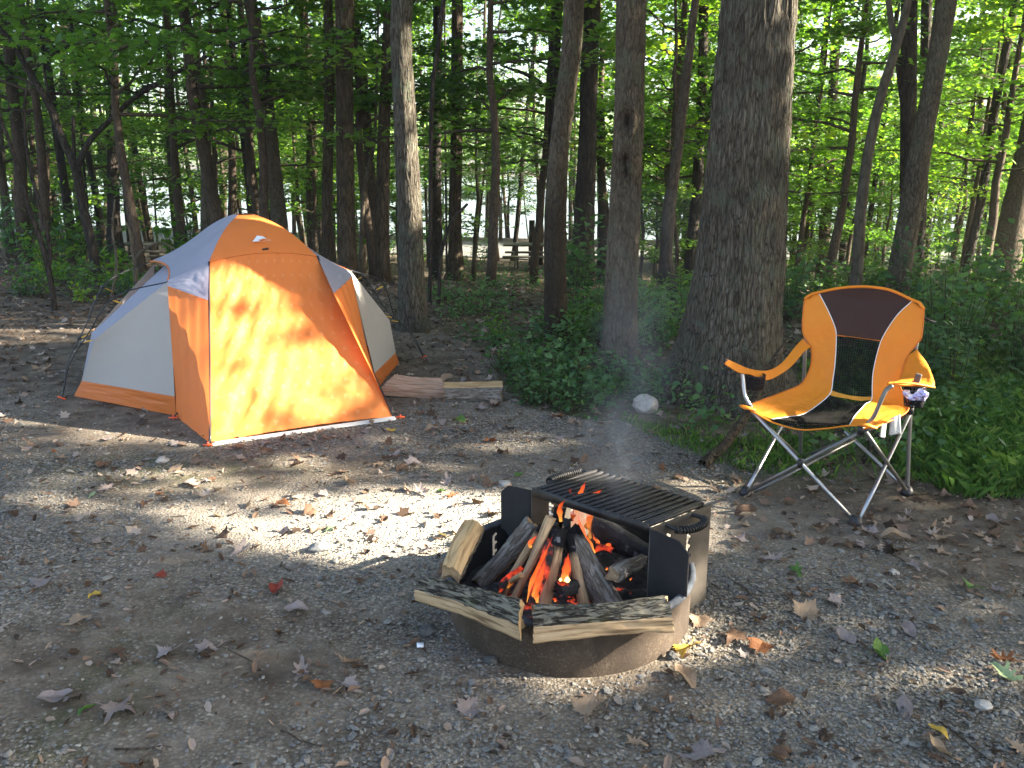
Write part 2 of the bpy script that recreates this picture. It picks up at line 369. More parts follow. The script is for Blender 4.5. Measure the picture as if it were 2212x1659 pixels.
def ico():
    bm = bmesh.new(); bmesh.ops.create_icosphere(bm, subdivisions=1, radius=1); V = np.array([v.co[:] for v in bm.verts]); F = np.array([[v.index for v in f.verts] for f in bm.faces]); bm.free()
    return V, F
def mk_gravel():
    Vb, Fb = ico(); rng = np.random.default_rng(3); parts = []
    t = NT('pebble'); v = t.attr('lv'); c = t.co()
    col = t.ramp(v, [(0, (0.065, 0.06, 0.053)), (0.3, (0.125, 0.12, 0.108)), (0.55, (0.18, 0.172, 0.15)), (0.75, (0.24, 0.215, 0.17)), (0.93, (0.30, 0.26, 0.205)), (1, (0.56, 0.53, 0.46))])
    col = t.mix(0.35, col, t.ramp(t.noise(c, 140, 3), [(0.3, 0.1), (0.7, 0.3)]))
    m = t.done(t.pbr(col, 0.85, t.bump(t.noise(c, 220, 2), 0.3, 0.002), spec=0.25))
    N = 230000
    x = rng.uniform(-4.2, 4.6, N); y = 1.25+rng.random(N)**1.5*5.6
    P = np.stack([x, y, np.zeros(N)], 1)
    den = np.clip(0.62+1.9*fbm(x*0.8, y*0.8, 7.0, 3)+0.5*fbm(x*3, y*3, 2., 2), 0.08, 1) * (1-0.75*ss(0.9, 2.5, x)*ss(2.8, 3.8, y)) * (1-0.85*ss(5, 6.6, y))
    keep = (rng.random(N) < den) & infrustum(P) & (np.hypot(x-RING[0], y-RING[1]) > RR+0.02) & ~green_mask(P)
    P = P[keep]; n = len(P); P[:, 2] = gz(P[:, 0], P[:, 1])
    sz = 0.0026+0.0052*rng.random(n)**2.0+(rng.random(n) < 0.05)*rng.random(n)*0.010
    S = np.stack([sz*rng.uniform(0.8, 1.5, n), sz*rng.uniform(0.7, 1.1, n), sz*rng.uniform(0.22, 0.5, n)], 1)
    P[:, 2] += S[:, 2]*0.25+0.003
    a = n//3; Vs = []; Fs = []; L = []; off = 0
    for q in range(3):
        sl = slice(q*a, (q+1)*a if q < 2 else n); base = Vb*(1+rng.uniform(-0.28, 0.28, len(Vb)))[:, None]
        k = len(P[sl]); V, F = scatter_mesh(base, Fb, P[sl], rotm(rng.random(k)*6.28, rng.uniform(-.3, .3, k), rng.uniform(-.3, .3, k)), S[sl])
        Vs.append(V); Fs.append(F+off); off += len(V); L.append(np.repeat(rng.random(k)**1.2*0.93+(rng.random(k) < 0.006)*0.2, len(Vb)))
    me = rawmesh('gravel', np.concatenate(Vs), np.concatenate(Fs), m, None, False, {'lv': np.clip(np.concatenate(L), 0, 1)})
    tag(link('gravel', me), 'grey gravel and small pebbles spread over the clearing', None, None, 'stuff')
mk_gravel()
def mk_litter():
    rng = np.random.default_rng(5)
    base = np.array([(-1, 0, 0), (-0.3, -0.6, 0.12), (0.5, -0.5, 0.25), (1, 0.1, 0.02), (0.35, 0.55, 0.22), (-0.5, 0.5, 0.15), (0, 0, -0.05)], float)
    F = np.array([(6, 0, 1), (6, 1, 2), (6, 2, 3), (6, 3, 4), (6, 4, 5), (6, 5, 0)])
    N = 95000; y = 1.3+rng.random(N)**1.15*27; x = (rng.random(N)*2-1)*(0.7*y+0.8)
    P = np.stack([x, y, gz(x, y)], 1)
    den = 0.30+0.8*ss(5.0, 8, yr_(x, y))+0.5*ss(.8, 2.2, x)*ss(2.0, 3.4, y)+0.25*np.clip(fbm(x*2, y*2, 1., 2), 0, 1)
    road = np.abs(yr_(x, y)-31.5) < 2.6
    keep = (rng.random(N) < den) & ~road & infrustum(P) & (np.hypot(x-RING[0], y-RING[1]) > RR+0.05)
    P = P[keep]; n = len(P); sz = (0.006+0.020*rng.random(n)**2.2)*(1+ss(6, 12, P[:, 1])*1.0)
    S = np.stack([sz*rng.uniform(.7, 1.3, n), sz*rng.uniform(.3, 1, n), sz*rng.uniform(.6, 1.6, n)], 1); P[:, 2] += 0.008
    V, FF = scatter_mesh(base, F, P, rotm(rng.random(n)*6.28, rng.normal(0, .3, n), rng.normal(0, .3, n)), S)
    n2 = 8000; LB = np.array([(-1, 0), (-0.45, -0.42), (-0.28, -0.95), (0.12, -0.45), (0.55, -0.70), (0.52, -0.25), (1.05, 0), (0.52, 0.25), (0.55, 0.70), (0.12, 0.45), (-0.28, 0.95), (-0.45, 0.42)])
    y2 = 3.3+rng.random(n2)**1.3*20; x2 = (rng.random(n2)*2-1)*(0.66*y2+.5); P2 = np.stack([x2, y2, gz(x2, y2)+.012], 1); k2 = (np.abs(yr_(x2, y2)-31.5) > 2.6) & infrustum(P2) & (rng.random(n2) < .16+.84*ss(4.6, 7.5, y2)+.3*ss(.8, 2, x2)) & (np.hypot(x2-RING[0], y2-RING[1]) > RR+.1); P2 = P2[k2]; n2 = len(P2)
    r2 = rotm(rng.random(n2)*6.28, rng.normal(0, .35, n2), rng.normal(0, .35, n2)); s2 = rng.uniform(.018, .046, n2); L3_ = np.stack([np.broadcast_to(LB[:, 0], (n2, 12)), np.broadcast_to(LB[:, 1], (n2, 12)), .7*(LB[:, 0]**2+LB[:, 1]**2*np.sign(rng.normal(size=(n2, 1))))*rng.uniform(-.2, 1, (n2, 1))], 2)*s2[:, None, None]
    V2 = np.einsum('nij,nkj->nki', r2, L3_)+P2[:, None]; me = rawmesh('dry_leaves', V2.reshape(-1, 3), (np.arange(n2)*12)[:, None]+np.arange(12)[None], M_litter, None, False, {'lv': np.repeat(np.clip(rng.random(n2)*1.1, 0, 1), 12)})
    tag(link('dry_leaves', me), 'dry brown and grey leaves covering the ground behind the clearing', None, None, 'stuff')
    me = rawmesh('leaf_litter', V, FF, M_litter, None, False, {'lv': np.repeat(rng.random(n), len(base))})
    tag(link('leaf_litter', me), 'brown crumbled leaf litter on the forest floor', None, None, 'stuff')
mk_litter()

# ------------------------------------------------------------------ fallen leaves one can tell apart
def leaf_outline(kind, rng):
    a = []
    if kind == 'maple':
        tips = [(-90, .42), (-42, .70), (-16, .60), (12, .95), (38, .66), (60, .82), (90, 1.05)]
        r = [(th, rr*rng.uniform(.88, 1.12)) for th, rr in tips]; full = [(th, q) for th, q in r]+[(180-th, q*rng.uniform(.9, 1.1)) for th, q in r[::-1][1:-1]]
        full.sort(key=lambda s: s[0]); pts = []
        for i, (th, q) in enumerate(full):
            th2, q2 = full[(i+1) % len(full)]; th2 = th2+360 if th2 < th else th2
            pts.append((th, q)); d = min(q, q2)*0.93; pts.append(((th*0.75+th2*0.25), q*0.80)); pts.append(((th+th2)/2, d)); pts.append(((th*0.25+th2*0.75), q2*0.78))
    elif kind == 'oak':
        pts = []
        for k in range(28):
            th = k*360/28; e = 1/math.sqrt((math.sin(math.radians(th))/1.0)**2+(math.cos(math.radians(th))/0.52)**2)
            pts.append((th, e*(1 if k % 4 < 2 else 0.55)*rng.uniform(.92, 1.08)))
    else:
        pts = [(th, rng.uniform(.95, 1.05)/math.sqrt(math.sin(math.radians(th))**2+(math.cos(math.radians(th))/0.55)**2)) for th in range(0, 360, 20)]
    return np.array([(q*math.cos(math.radians(th)), q*math.sin(math.radians(th))) for th, q in pts])
def flat_leaf(kind, rng, curl, fold):
    o = leaf_outline(kind, rng); n = len(o); V = [(0, 0, 0)]; F = []
    for s in (0.35, 0.7, 1.0): V += [(x*s, y*s, 0) for x, y in o]
    for j in range(n):
        k = (j+1) % n; F.append((0, 1+j, 1+k)); F.append((1+j, 1+n+j, 1+n+k, 1+k)); F.append((1+n+j, 1+2*n+j, 1+2*n+k, 1+n+k))
    V = np.array(V, float); x, y = V[:, 0].copy(), V[:, 1].copy()
    V[:, 2] = curl*(x*x+y*y)*0.5+fold*np.abs(x)+0.17*np.sin(4.5*x+rng.random()*6)*np.hypot(x, y)+0.17*np.sin(5*y+rng.random()*6)*np.hypot(x, y)
    s, sf = tube([(0, -0.2, 0.01), (0.02, -0.75, 0.03), (0.08, -1.05, 0.06)], 0.018, 4); F += [tuple(i+len(V) for i in f) for f in sf]; V = np.vstack([V, s])
    V[:, 2] -= V[:, 2].min(); return V, F
LC = {'grey': [(0.20, 0.165, 0.155), (0.30, 0.25, 0.235)], 'brown': [(0.09, 0.052, 0.033), (0.16, 0.095, 0.058)], 'tan': [(0.26, 0.18, 0.12), (0.36, 0.26, 0.17)], 'rust': [(0.16, 0.062, 0.026), (0.25, 0.10, 0.038)],
      'red': [(0.22, 0.03, 0.02), (0.32, 0.07, 0.04)], 'yellow': [(0.50, 0.32, 0.05), (0.62, 0.42, 0.08)], 'green': [(0.07, 0.15, 0.03), (0.12, 0.22, 0.05)], 'pale green': [(0.24, 0.32, 0.16), (0.30, 0.38, 0.2)]}
def deadmat(nm, a, b):
    t = NT('dry_leaf_'+nm.replace(' ', '_')); c = t.co('Generated'); r = t.n('ObjectInfo', out=5)
    f = t.math('ADD', t.math('MULTIPLY', t.noise(c, 6, 4), 0.7), t.math('MULTIPLY', r, 0.4)); col = t.ramp(f, [(0.25, a), (0.75, b)])
    spots = t.ramp(t.noise(c, 11, 3), [(0.62, 0), (0.68, 0.6)]); col = t.mix(spots, col, tuple(x*0.4 for x in a))
    p = t.pbr(col, 0.7, t.bump(t.noise(c, 22, 3), 0.4, 0.01), spec=0.25); return t.done(t.n('MixShader', {0: 0.15, 1: p, 2: t.n('BsdfTranslucent', {0: col})}))
LM = {k: deadmat(k, *v) for k, v in LC.items()}
def mk_leaves():
    rng = np.random.default_rng(11); protos = {}
    for kind, nv in (('maple', 5), ('oak', 3), ('oval', 2)):
        for q in range(nv):
            V, F = flat_leaf(kind, rng, rng.uniform(-0.35, 0.8), rng.uniform(-0.15, 0.6))
            for cn in LM: protos[(kind, q, cn)] = rawmesh('fallen_leaf', V, F, LM[cn])
    def put(x, y, s, kind, q, cn, label, group, tilt=0.12, z=0.006):
        o = link('fallen_leaf', protos[(kind, q, cn)]); o.location = (x, y, float(gz(x, y))+z); o.scale = (s, s, s)
        o.rotation_euler = (rng.normal(0, tilt), rng.normal(0, tilt), rng.random()*6.28); tag(o, label, 'fallen leaf', group); return o
    man = [((1488, 1408), .075, 'maple', 'yellow', 'big yellow and orange fallen leaf at the foot of the fire ring'), ((2170, 1462), .06, 'oak', 'pale green', 'pale green star-shaped oak leaf near the right edge of the gravel'),
           ((148, 1515), .062, 'maple', 'grey', 'wide mauve-grey leaf with ragged edge at the lower left of the gravel'), ((245, 1538), .070, 'maple', 'grey', 'broad pale grey leaf right of the ragged mauve leaf at lower left'),
           ((360, 1413), .056, 'maple', 'grey', 'smooth-edged grey leaf lying alone on the lower left gravel'), ((695, 1488), .045, 'maple', 'rust', 'rust-red fallen leaf on the gravel below the fire ring, lower centre left'),
           ((255, 1410), .05, 'maple', 'brown', 'flat brown leaf left of the smooth grey leaf at lower left'), ((207, 1286), .035, 'maple', 'yellow', 'small yellow-orange leaf touching grey leaves at the left'),
           ((715, 1148), .045, 'maple', 'pale green', 'bright green leaf in the sunlit patch left of the fire ring'), ((605, 1094), .06, 'maple', 'rust', 'curled orange-brown leaf standing in the sunlit gravel'),
           ((1100, 1130), .04, 'oval', 'rust', 'orange leaf lying by the left plate of the grill'), ((1010, 1540), .055, 'maple', 'grey', 'pair of pale leaves on the gravel at the bottom centre'),
           ((1740, 1330), .07, 'maple', 'tan', 'large tan leaf on the dirt right of the fire pit'), ((1800, 1305), .06, 'maple', 'grey', 'whitish pointed leaf right of the large tan leaf'),
           ((1830, 1185), .06, 'maple', 'brown', 'curled brown leaf between the chair and the fire pit'), ((1770, 1145), .045, 'maple', 'tan', 'tan lobed leaf left of the front foot of the camp chair'),
           ((1884, 1134), .05, 'maple', 'tan', 'pinkish tan leaf touching the front foot of the camp chair'), ((2145, 1130), .05, 'oval', 'grey', 'pale oval leaf at the right edge behind the dirt patch'),
           ((2035, 1165), .055, 'maple', 'tan', 'tan lobed leaf on dirt right of the camp chair'), ((1590, 1380), .065, 'maple', 'brown', 'dark curled leaf at the left end of the leaf drift right of the ring'),
           ((1640, 1405), .06, 'maple', 'rust', 'reddish brown leaf inside the leaf drift right of the ring'), ((1510, 1345), .055, 'maple', 'tan', 'pink curled leaf standing against the fire ring'),
           ((845, 935), .04, 'maple', 'yellow', 'yellow crumpled leaf on the dirt before the right tent corner'), ((600, 1275), .05, 'oval', 'red', 'pinkish red pointed leaf on the gravel left of the ring'),
           ((2100, 1275), .055, 'maple', 'green', 'green lobed leaf near the right edge of the dirt'), ((1720, 1240), .05, 'oak', 'green', 'green oak leaf on the dirt right of the grill'),
           ((190, 1540), .03, 'oval', 'green', 'small green leaf at the bottom left corner'), ((350, 1245), .035, 'maple', 'red', 'small red leaf on the gravel at the left'), ((1205, 905), .06, 'maple', 'rust', 'orange brown leaf at the edge of the low green plants'),
           ((1265, 1535), .06, 'maple', 'tan', 'tan leaf on the gravel straight below the fire ring'), ((1520, 1640), .07, 'maple', 'grey', 'big grey leaf cut by the bottom edge of the photo')]
    for (X, Y), s, kind, cn, lab in man:
        p = G(X, Y); put(p[0], p[1], s, kind, int(rng.integers(0, 3 if kind != 'oval' else 2)), cn, lab, None, 0.2)
    n = 0; cs = list(LM); pr = np.array([.36, .27, .29, .03, .01, .01, .02, .01]); pr /= pr.sum()
    while n < 262:
        y = 1.35+rng.random()**1.1*6.2; x = rng.uniform(-.68, .68)*(y+.6)
        if rng.random() > 0.45+0.5*ss(3, 5, y)+0.4*ss(.8, 1.6, x): continue
        if math.hypot(x-RING[0], y-RING[1]) < RR+.06 or not infrustum(np.array([x, y, 0.]), 0): continue
        if x < -0.6 and 4.4 < y < 8 and y > 4.2+(-1.2-x)*0.3 and x > -3.2 and y < 8 and not y < 4.9: continue
        kind = rng.choice(['maple', 'maple', 'oak', 'oval']); cn = cs[rng.choice(len(cs), p=pr)]
        put(x, y, float(rng.uniform(.026, .062)), kind, int(rng.integers(0, {'maple': 5, 'oak': 3, 'oval': 2}[kind])), cn, '%s %s fallen leaf lying on the gravel and dirt of the clearing' % (cn, {'maple': 'lobed', 'oak': 'long oak', 'oval': 'oval'}[kind]), '%s %s leaves scattered over the clearing' % (cn, {'maple': 'lobed', 'oak': 'oak', 'oval': 'oval'}[kind]), 0.25); n += 1
mk_leaves()
# ------------------------------------------------------------------ foliage builders
def orient_quads(rng, n, flat=0.6):
    nn = rng.normal(0, flat, (n, 3)); nn[:, 2] = 1.0*np.where(flat < 5, 1, 0)+nn[:, 2]*0.5
    nn /= np.linalg.norm(nn, axis=1)[:, None]; a = rng.normal(size=(n, 3)); t = np.cross(nn, a); t /= np.linalg.norm(t, axis=1)[:, None]
    return nn, t, np.cross(nn, t)
LOBE = np.array([(-1, 0), (-0.45, -0.42), (-0.28, -0.95), (0.12, -0.45), (0.55, -0.70), (0.52, -0.25), (1.05, 0), (0.52, 0.25), (0.55, 0.70), (0.12, 0.45), (-0.28, 0.95), (-0.45, 0.42)])
HEX = np.array([(-1, 0), (-0.3, -0.6), (0.4, -0.5), (1.0, 0), (0.4, 0.5), (-0.3, 0.6)])
QUAD = np.array([(-1, 0), (0, -0.62), (1, 0), (0, 0.62)])
def leaf_verts(rng, P, size, shape, flat=0.6, droop=0.25):
    n = len(P); nn, t, b = orient_quads(rng, n, flat); s = size*rng.uniform(0.65, 1.25, n)
    V = P[:, None]+s[:, None, None]*(shape[None, :, 0:1]*t[:, None]+shape[None, :, 1:2]*b[:, None]-droop*(shape[None, :, 1:2]**2+0.5*shape[None, :, 0:1]**2)*nn[:, None])
    k = len(shape); F = (np.arange(n)*k)[:, None]+np.arange(k)[None]
    return V.reshape(-1, 3), F
def mk_understory(seed, h, low, spread, nb, nleaf, lsize, shape, mat, name='understory'):
    rng = np.random.default_rng(seed); sm = MB()
    zz = np.linspace(0, h, 12); wob = np.cumsum(rng.normal(0, 0.05*h/10, (12, 2)), 0); wob[0] = 0
    stem = np.column_stack([wob, zz]); r0 = 0.010*h+0.012; sm.add(*tube(stem, np.linspace(r0, 0.008, 12), 7)); ends = []
    for i in range(nb):
        z0 = low+(h-low)*(i+rng.random())/nb*0.97; b = np.array([np.interp(z0, zz, stem[:, 0]), np.interp(z0, zz, stem[:, 1]), z0])
        az = rng.random()*6.28; L = spread*(1-0.55*(z0-low)/(h-low))*rng.uniform(0.6, 1.15)
        d = np.array([math.cos(az), math.sin(az), rng.uniform(-0.05, 0.45)]); Q = [b+d*L*t+np.array([0, 0, -0.10*L*t*t])+rng.normal(0, 0.04, 3)*(t > 0) for t in np.linspace(0, 1, 6)]
        sm.add(*tube(Q, np.linspace(0.022, 0.004, 6)*(0.5+L/3), 4, False)); Q = np.array(Q)
        for j in range(6):
            t = rng.uniform(0.25, 1); p = np.array([np.interp(t*5, range(6), Q[:, c]) for c in range(3)]); a2 = az+rng.uniform(-1.2, 1.2); l2 = L*0.45*rng.uniform(.5, 1)
            e = p+np.array([math.cos(a2), math.sin(a2), rng.uniform(-.1, .15)])*l2; sm.add(*tube([p, (p+e)/2+rng.normal(0, .03, 3), e], [0.006, .004, .002], 3, False)); ends.append((p, e))
    k = rng.integers(0, len(ends), nleaf); t = rng.random(nleaf)[:, None]; A = np.array([e[0] for e in ends])[k]; B = np.array([e[1] for e in ends])[k]
    P = A+(B-A)*(0.15+t)+rng.normal(0, 1, (nleaf, 3))*np.array([0.16, 0.16, 0.055])*spread/1.6
    V, F = leaf_verts(rng, P, lsize, shape, 0.45)
    cl = 0.5+0.25*np.sin(k*12.9898)+rng.normal(0, .16, nleaf)
    lm = rawmesh('crown', V, F, mat, None, False, {'lv': np.repeat(np.clip(cl, 0, 1), len(shape))})
    Vs = np.concatenate(sm.V); tm = rawmesh('trunk', Vs, sm.F, M_twig)
    return tm, lm
def mk_crownmesh(seed, rx, rz, n, lsize, mat=None):
    rng = np.random.default_rng(seed); C = rng.normal(size=(26, 3)); C = C/np.linalg.norm(C, axis=1)[:, None]*rng.uniform(.35, 1, (26, 1)); k = rng.integers(0, 26, n)
    P = (C[k]+rng.normal(0, .20, (n, 3)))*np.array([rx, rx, rz]); V, F = leaf_verts(rng, P, lsize, QUAD, 0.7)
    return rawmesh('crown', V, F, mat or M_canopy, None, False, {'lv': np.repeat(np.clip(0.5+.2*np.sin(k*7.1)+rng.normal(0, .15, n), 0, 1), 4)})
CROWNS = [mk_crownmesh(40+i, 2.4+0.25*i, 3.2, 6500, 0.11) for i in range(4)]
def trunk_mesh(P, r, seg, rings, amp, mat, kx=26, kz=5, flare=0.0, lobes=0, phase=0, name='trunk', knots=()):
    P = np.asarray(P, float); C = spline(P, rings) if len(P) > 2 else lin(P, rings)
    d = np.concatenate([[0], np.cumsum(np.linalg.norm(np.diff(P, axis=0), axis=1))]); dc = np.concatenate([[0], np.cumsum(np.linalg.norm(np.diff(C, axis=0), axis=1))]); dc *= d[-1]/dc[-1]
    rr = np.interp(dc, d, r); T, U, W = frames(C); a = np.arange(seg)*2*math.pi/seg; A, S = np.meshgrid(a, dc)
    base = rr[:, None]*np.ones_like(A)
    if flare:
        f = np.exp(-S/flare[1])*flare[0]; lob = (0.45+0.55*np.abs(np.sin(A*lobes/2+phase)+0.35*np.sin(A*3+1))**1.4) if lobes else 1; base = base+f*lob
    if amp:
        cx, cy = np.cos(A)*rr[:, None], np.sin(A)*rr[:, None]
        n1 = vnoise(cx*kx, cy*kx, S*kz); n2 = vnoise(cx*kx*2.3, cy*kx*2.3, S*kz*2.6+9); big = fbm(cx*3, cy*3, S*1.2, 3)
        base = base+amp*(1-np.abs(n1*2-1)**0.7*1.6+0.5*(n2-0.5))+rr[:, None]*0.06*big
    for (ka, ks, kw, kd) in knots:
        KN = 0 if 'KN' not in locals() else KN
        dA = (A-ka+math.pi) % (2*math.pi)-math.pi; q = np.sqrt((dA*rr[:, None]/kw)**2+((S-ks)/(kw*2.1))**2); base = base+kd*(np.exp(-((q-1)/0.35)**2)-1.5*np.exp(-(q/0.55)**2)); KN = np.maximum(KN, np.exp(-(q/.5)**4)+.35*np.exp(-(q/1.3)**6))
    V = C[:, None]+base[..., None]*(np.cos(A)[..., None]*U[:, None]+np.sin(A)[..., None]*W[:, None]); V = V.reshape(-1, 3)
    i, j = np.meshgrid(np.arange(rings-1), np.arange(seg), indexing='ij'); k = (j+1) % seg
    F = np.stack([(i*seg+j).ravel(), (i*seg+k).ravel(), ((i+1)*seg+k).ravel(), ((i+1)*seg+j).ravel()], 1)
    if knots: trunk_mesh.kn = KN.ravel()
    return V, F
def tree_px(label, pts, mat, cat='tree', d=None, group=None, seg=16, rings=40, amp=0.0, kx=26, kz=5, flare=0.0, lobes=0, knots=(), crown=True, up=12.0, forks=(), name='tree', phase=0, dark_below=None):
    """pts: (X, Y, half width) from the base up, in the photograph; d: distance in front of the camera"""
    X0, Y0, _ = pts[0]
    if d is None: d = GT(X0, Y0)[1]
    P = [onY(X, Y, d) for X, Y, w in pts]; sc = lambda q: (q[1]*math.cos(TH)-(q[2]-EYE)*math.sin(TH))/FPX
    r = [w*sc(p) for (X, Y, w), p in zip(pts, P)]
    zb = float(gz(P[0][0], d)); P[0][2] = zb-0.08
    # deeper lean so the trunk is not a flat drawing
    dr = P[-1]-P[-2]; dr = dr/max(abs(dr[2]), 1e-3) if abs(dr[2]) > 1e-3 else np.array([0, 0, 1.0]); dr = dr*np.sign(dr[2])
    top = P[-1]+np.array([dr[0]*0.6, 0.01, 1])*(up-P[-1][2]) if up > P[-1][2]+1 else None
    if top is not None:
        q0, r0 = P[-1], r[-1]; ns = max(2, int((top[2]-q0[2])/max(.5, P[-1][2]-P[-2][2])))
        for k in range(1, ns+1): P.append(q0+(top-q0)*k/ns); r.append(r0*(1-.55*k/ns))
    root = empty(name, (P[0][0], d, zb), label, cat, group); org = np.array([P[0][0], d, zb])
    knots = tuple((ka, float(onY(X0, KY, d)[2]-zb+.08), kw, kd) for ka, KY, kw, kd in knots)
    V, F = trunk_mesh(P, r, seg, rings, amp, mat, kx, kz, flare, lobes, phase, knots=knots)
    mb = MB(); ka_ = trunk_mesh.kn if knots else None
    if dark_below: h0, h1 = [onY(X0, q, d)[2] for q in dark_below]; ka_ = .8*(1-ss(h0, h1, V[:, 2]+.5*fbm(V[:, 0]*9, V[:, 1]*9, V[:, 2]*2, 3)))
    mb.add(V, F, a=ka_)
    for fk in forks:
        Q = [onY(X, Y, d+0.02*i) for i, (X, Y, w) in enumerate(fk)]; rq = [w*sc(p) for (X, Y, w), p in zip(fk, Q)]
        v, f = trunk_mesh(Q, rq, 8, max(10, len(fk)*5), 0.0, mat); mb.add(v, f)
    mb.build('trunk', mat, root, org)
    if crown and up > 9:
        c = link('crown', CROWNS[int(R.integers(0, 4))], root); tp = P[-1]; c.location = Vector(tp-org)+Vector((0, 0, -1.2)); c.rotation_euler = (0, 0, R.random()*6.28)
        s = 0.75+0.4*R.random(); c.scale = (s, s, s)
    return root

# ------------------------------------------------------------------ trees of the photograph, near to far
tree_px('huge oak with ridged grey bark and flared roots left of the camp chair', [(1560, 880, 84), (1572, 760, 88), (1596, 600, 89), (1606, 450, 85), (1617, 300, 81), (1628, 150, 79), (1640, 0, 77)], M_bark_oak, 'oak tree', d=5.75, seg=300, rings=460, amp=0.017, kx=24, kz=5, flare=(0.42, 0.26), lobes=4, phase=1.5, up=13)
tree_px('straight grey trunk with two oval knot scars, left of the huge oak', [(1343, 838, 40), (1341, 740, 37), (1343, 604, 34), (1350, 450, 32), (1357, 300, 31), (1361, 150, 31), (1364, 0, 32)], M_bark_grey, 'oak tree', d=6.3, seg=120, rings=300, amp=0.006, kx=42, kz=10, flare=(0.05, 0.18), lobes=3, up=12,
        knots=((-1.85, 262, 0.052, 0.020), (-1.85, 345, 0.040, 0.018), (-1.75, 372, 0.03, 0.012)))
tree_px('slender trunk with black scorched lower half, standing before the picnic table', [(1207, 790, 27), (1202, 700, 24), (1199, 510, 23), (1203, 400, 22), (1207, 330, 20), (1220, 220, 21), (1234, 110, 21), (1240, 0, 22)], M_bark_grey, 'tree', d=7.2, dark_below=(480, 330), seg=48, rings=160, amp=0.005, kx=40, kz=9, flare=(0.03, 0.2), lobes=3, up=11)
tree_px('rough brown trunk dappled with sunlight right behind the tent', [(893, 712, 34), (889, 604, 27), (886, 480, 26), (878, 330, 24), (872, 200, 23), (866, 80, 22), (868, 0, 22)], M_bark_oak, 'oak tree', seg=100, rings=240, amp=0.007, kx=44, kz=9, flare=(0.05, 0.15), lobes=3, up=12)
tree_px('grey smooth sapling trunk forking near its top, behind the camp chair', [(1848, 640, 17), (1853, 560, 12), (1860, 450, 12), (1873, 346, 11), (1890, 260, 11), (1910, 182, 10), (1938, 95, 9), (1962, 0, 8)], M_bark_smooth, 'tree', d=9.0, seg=20, rings=60, up=7, forks=[[(1938, 95, 8), (1926, 50, 7), (1919, 0, 6)]], flare=(0.02, 0.1))
tree_px('thick trunk leaning right behind the camp chair', [(1935, 640, 27), (1948, 560, 23), (1970, 440, 22), (1982, 364, 22), (2000, 260, 20), (2015, 182, 19), (2032, 80, 20), (2044, 0, 21)], M_bark_grey, 'tree', d=8.2, seg=60, rings=150, amp=0.006, kx=38, kz=8, flare=(0.04, 0.15), lobes=3, up=11)
tree_px('dark straight trunk between the two leaning trunks behind the camp chair', [(1962, 640, 19), (1962, 480, 17), (1962, 327, 16), (1963, 150, 16), (1964, 0, 16)], M_bark_dark, 'tree', d=12.5, seg=24, rings=60, amp=0.006, up=12, forks=[[(1962, 300, 8), (1948, 200, 7), (1938, 120, 6)]])
tree_px('dark trunk with shredded bark at the upper right', [(1990, 560, 13), (1996, 300, 11), (1999, 164, 11), (2002, 0, 11)], M_bark_dark, 'tree', d=15, seg=16, up=12)
tree_px('stout trunk leaning right at the right edge of the wood', [(2176, 560, 28), (2186, 480, 26), (2202, 400, 22), (2222, 300, 20), (2250, 150, 18), (2270, 0, 17)], M_bark_grey, 'tree', d=13.5, seg=30, rings=60, amp=0.008, up=12, flare=(0.05, .2))
tree_px('tall straight trunk right of the huge oak, in the middle distance', [(1775, 588, 13), (1784, 470, 12), (1793, 327, 11), (1800, 180, 10), (1811, 0, 10)], M_bark_brown, 'tree', d=18, seg=16, up=13)
tree_px('dark crooked trunk close right of the huge oak', [(1722, 572, 11), (1741, 470, 9), (1760, 300, 8), (1772, 180, 6)], M_bark_dark, 'tree', d=19, seg=12, up=8)
tree_px('dark forked trunk seen left of the huge oak', [(1487, 600, 15), (1497, 500, 11), (1506, 400, 11), (1511, 300, 11), (1518, 150, 10), (1520, 0, 10)], M_bark_dark, 'tree', d=15, seg=20, amp=0.006, up=12, forks=[[(1512, 300, 9), (1535, 230, 9), (1545, 160, 8)]])
tree_px('thin wavy stem between the knotted trunk and the huge oak', [(1466, 600, 4), (1462, 530, 4.5), (1452, 440, 4), (1459, 380, 4), (1466, 290, 4), (1457, 200, 3.5), (1461, 100, 3.5), (1459, 0, 3)], M_bark_brown, 'sapling', d=10, seg=8, rings=60, up=6)
tree_px('very dark reddish pine trunk behind the knotted trunk', [(1258, 560, 26), (1262, 480, 22), (1268, 330, 19), (1273, 150, 18), (1279, 0, 17)], M_bark_dark, 'pine tree', d=12.6, seg=24, rings=60, amp=0.01, kx=14, kz=8, up=14, flare=(0.08, .3))
tree_px('dark leaning trunk touching the right side of the pine trunk', [(1303, 545, 14), (1302, 440, 9), (1296, 330, 8), (1286, 220, 7)], M_bark_dark, 'tree', d=17, seg=14, up=7)
tree_px('dark trunk with a curving bare branch, left of the scorched trunk', [(1190, 570, 14), (1192, 400, 12), (1196, 250, 11), (1200, 100, 11), (1204, 0, 11)], M_bark_dark, 'tree', d=13, seg=20, amp=0.005, up=12, forks=[[(1190, 215, 5), (1165, 178, 5), (1135, 160, 4), (1112, 152, 3), (1080, 140, 2)]])
tree_px('straight brown trunk just left of the dappled trunk', [(828, 612, 17), (826, 545, 15), (829, 290, 13), (836, 150, 12.5), (842, 0, 12)], M_bark_brown, 'tree', d=12.5, seg=30, rings=80, amp=0.006, up=12, flare=(.03, .15))
tree_px('wide dark trunk rising behind the right wing of the tent', [(752, 600, 23), (748, 480, 19), (745, 300, 18), (744, 150, 18.5), (744, 0, 19)], M_bark_brown, 'tree', d=12, seg=40, rings=100, amp=0.008, up=12, flare=(.03, .15))
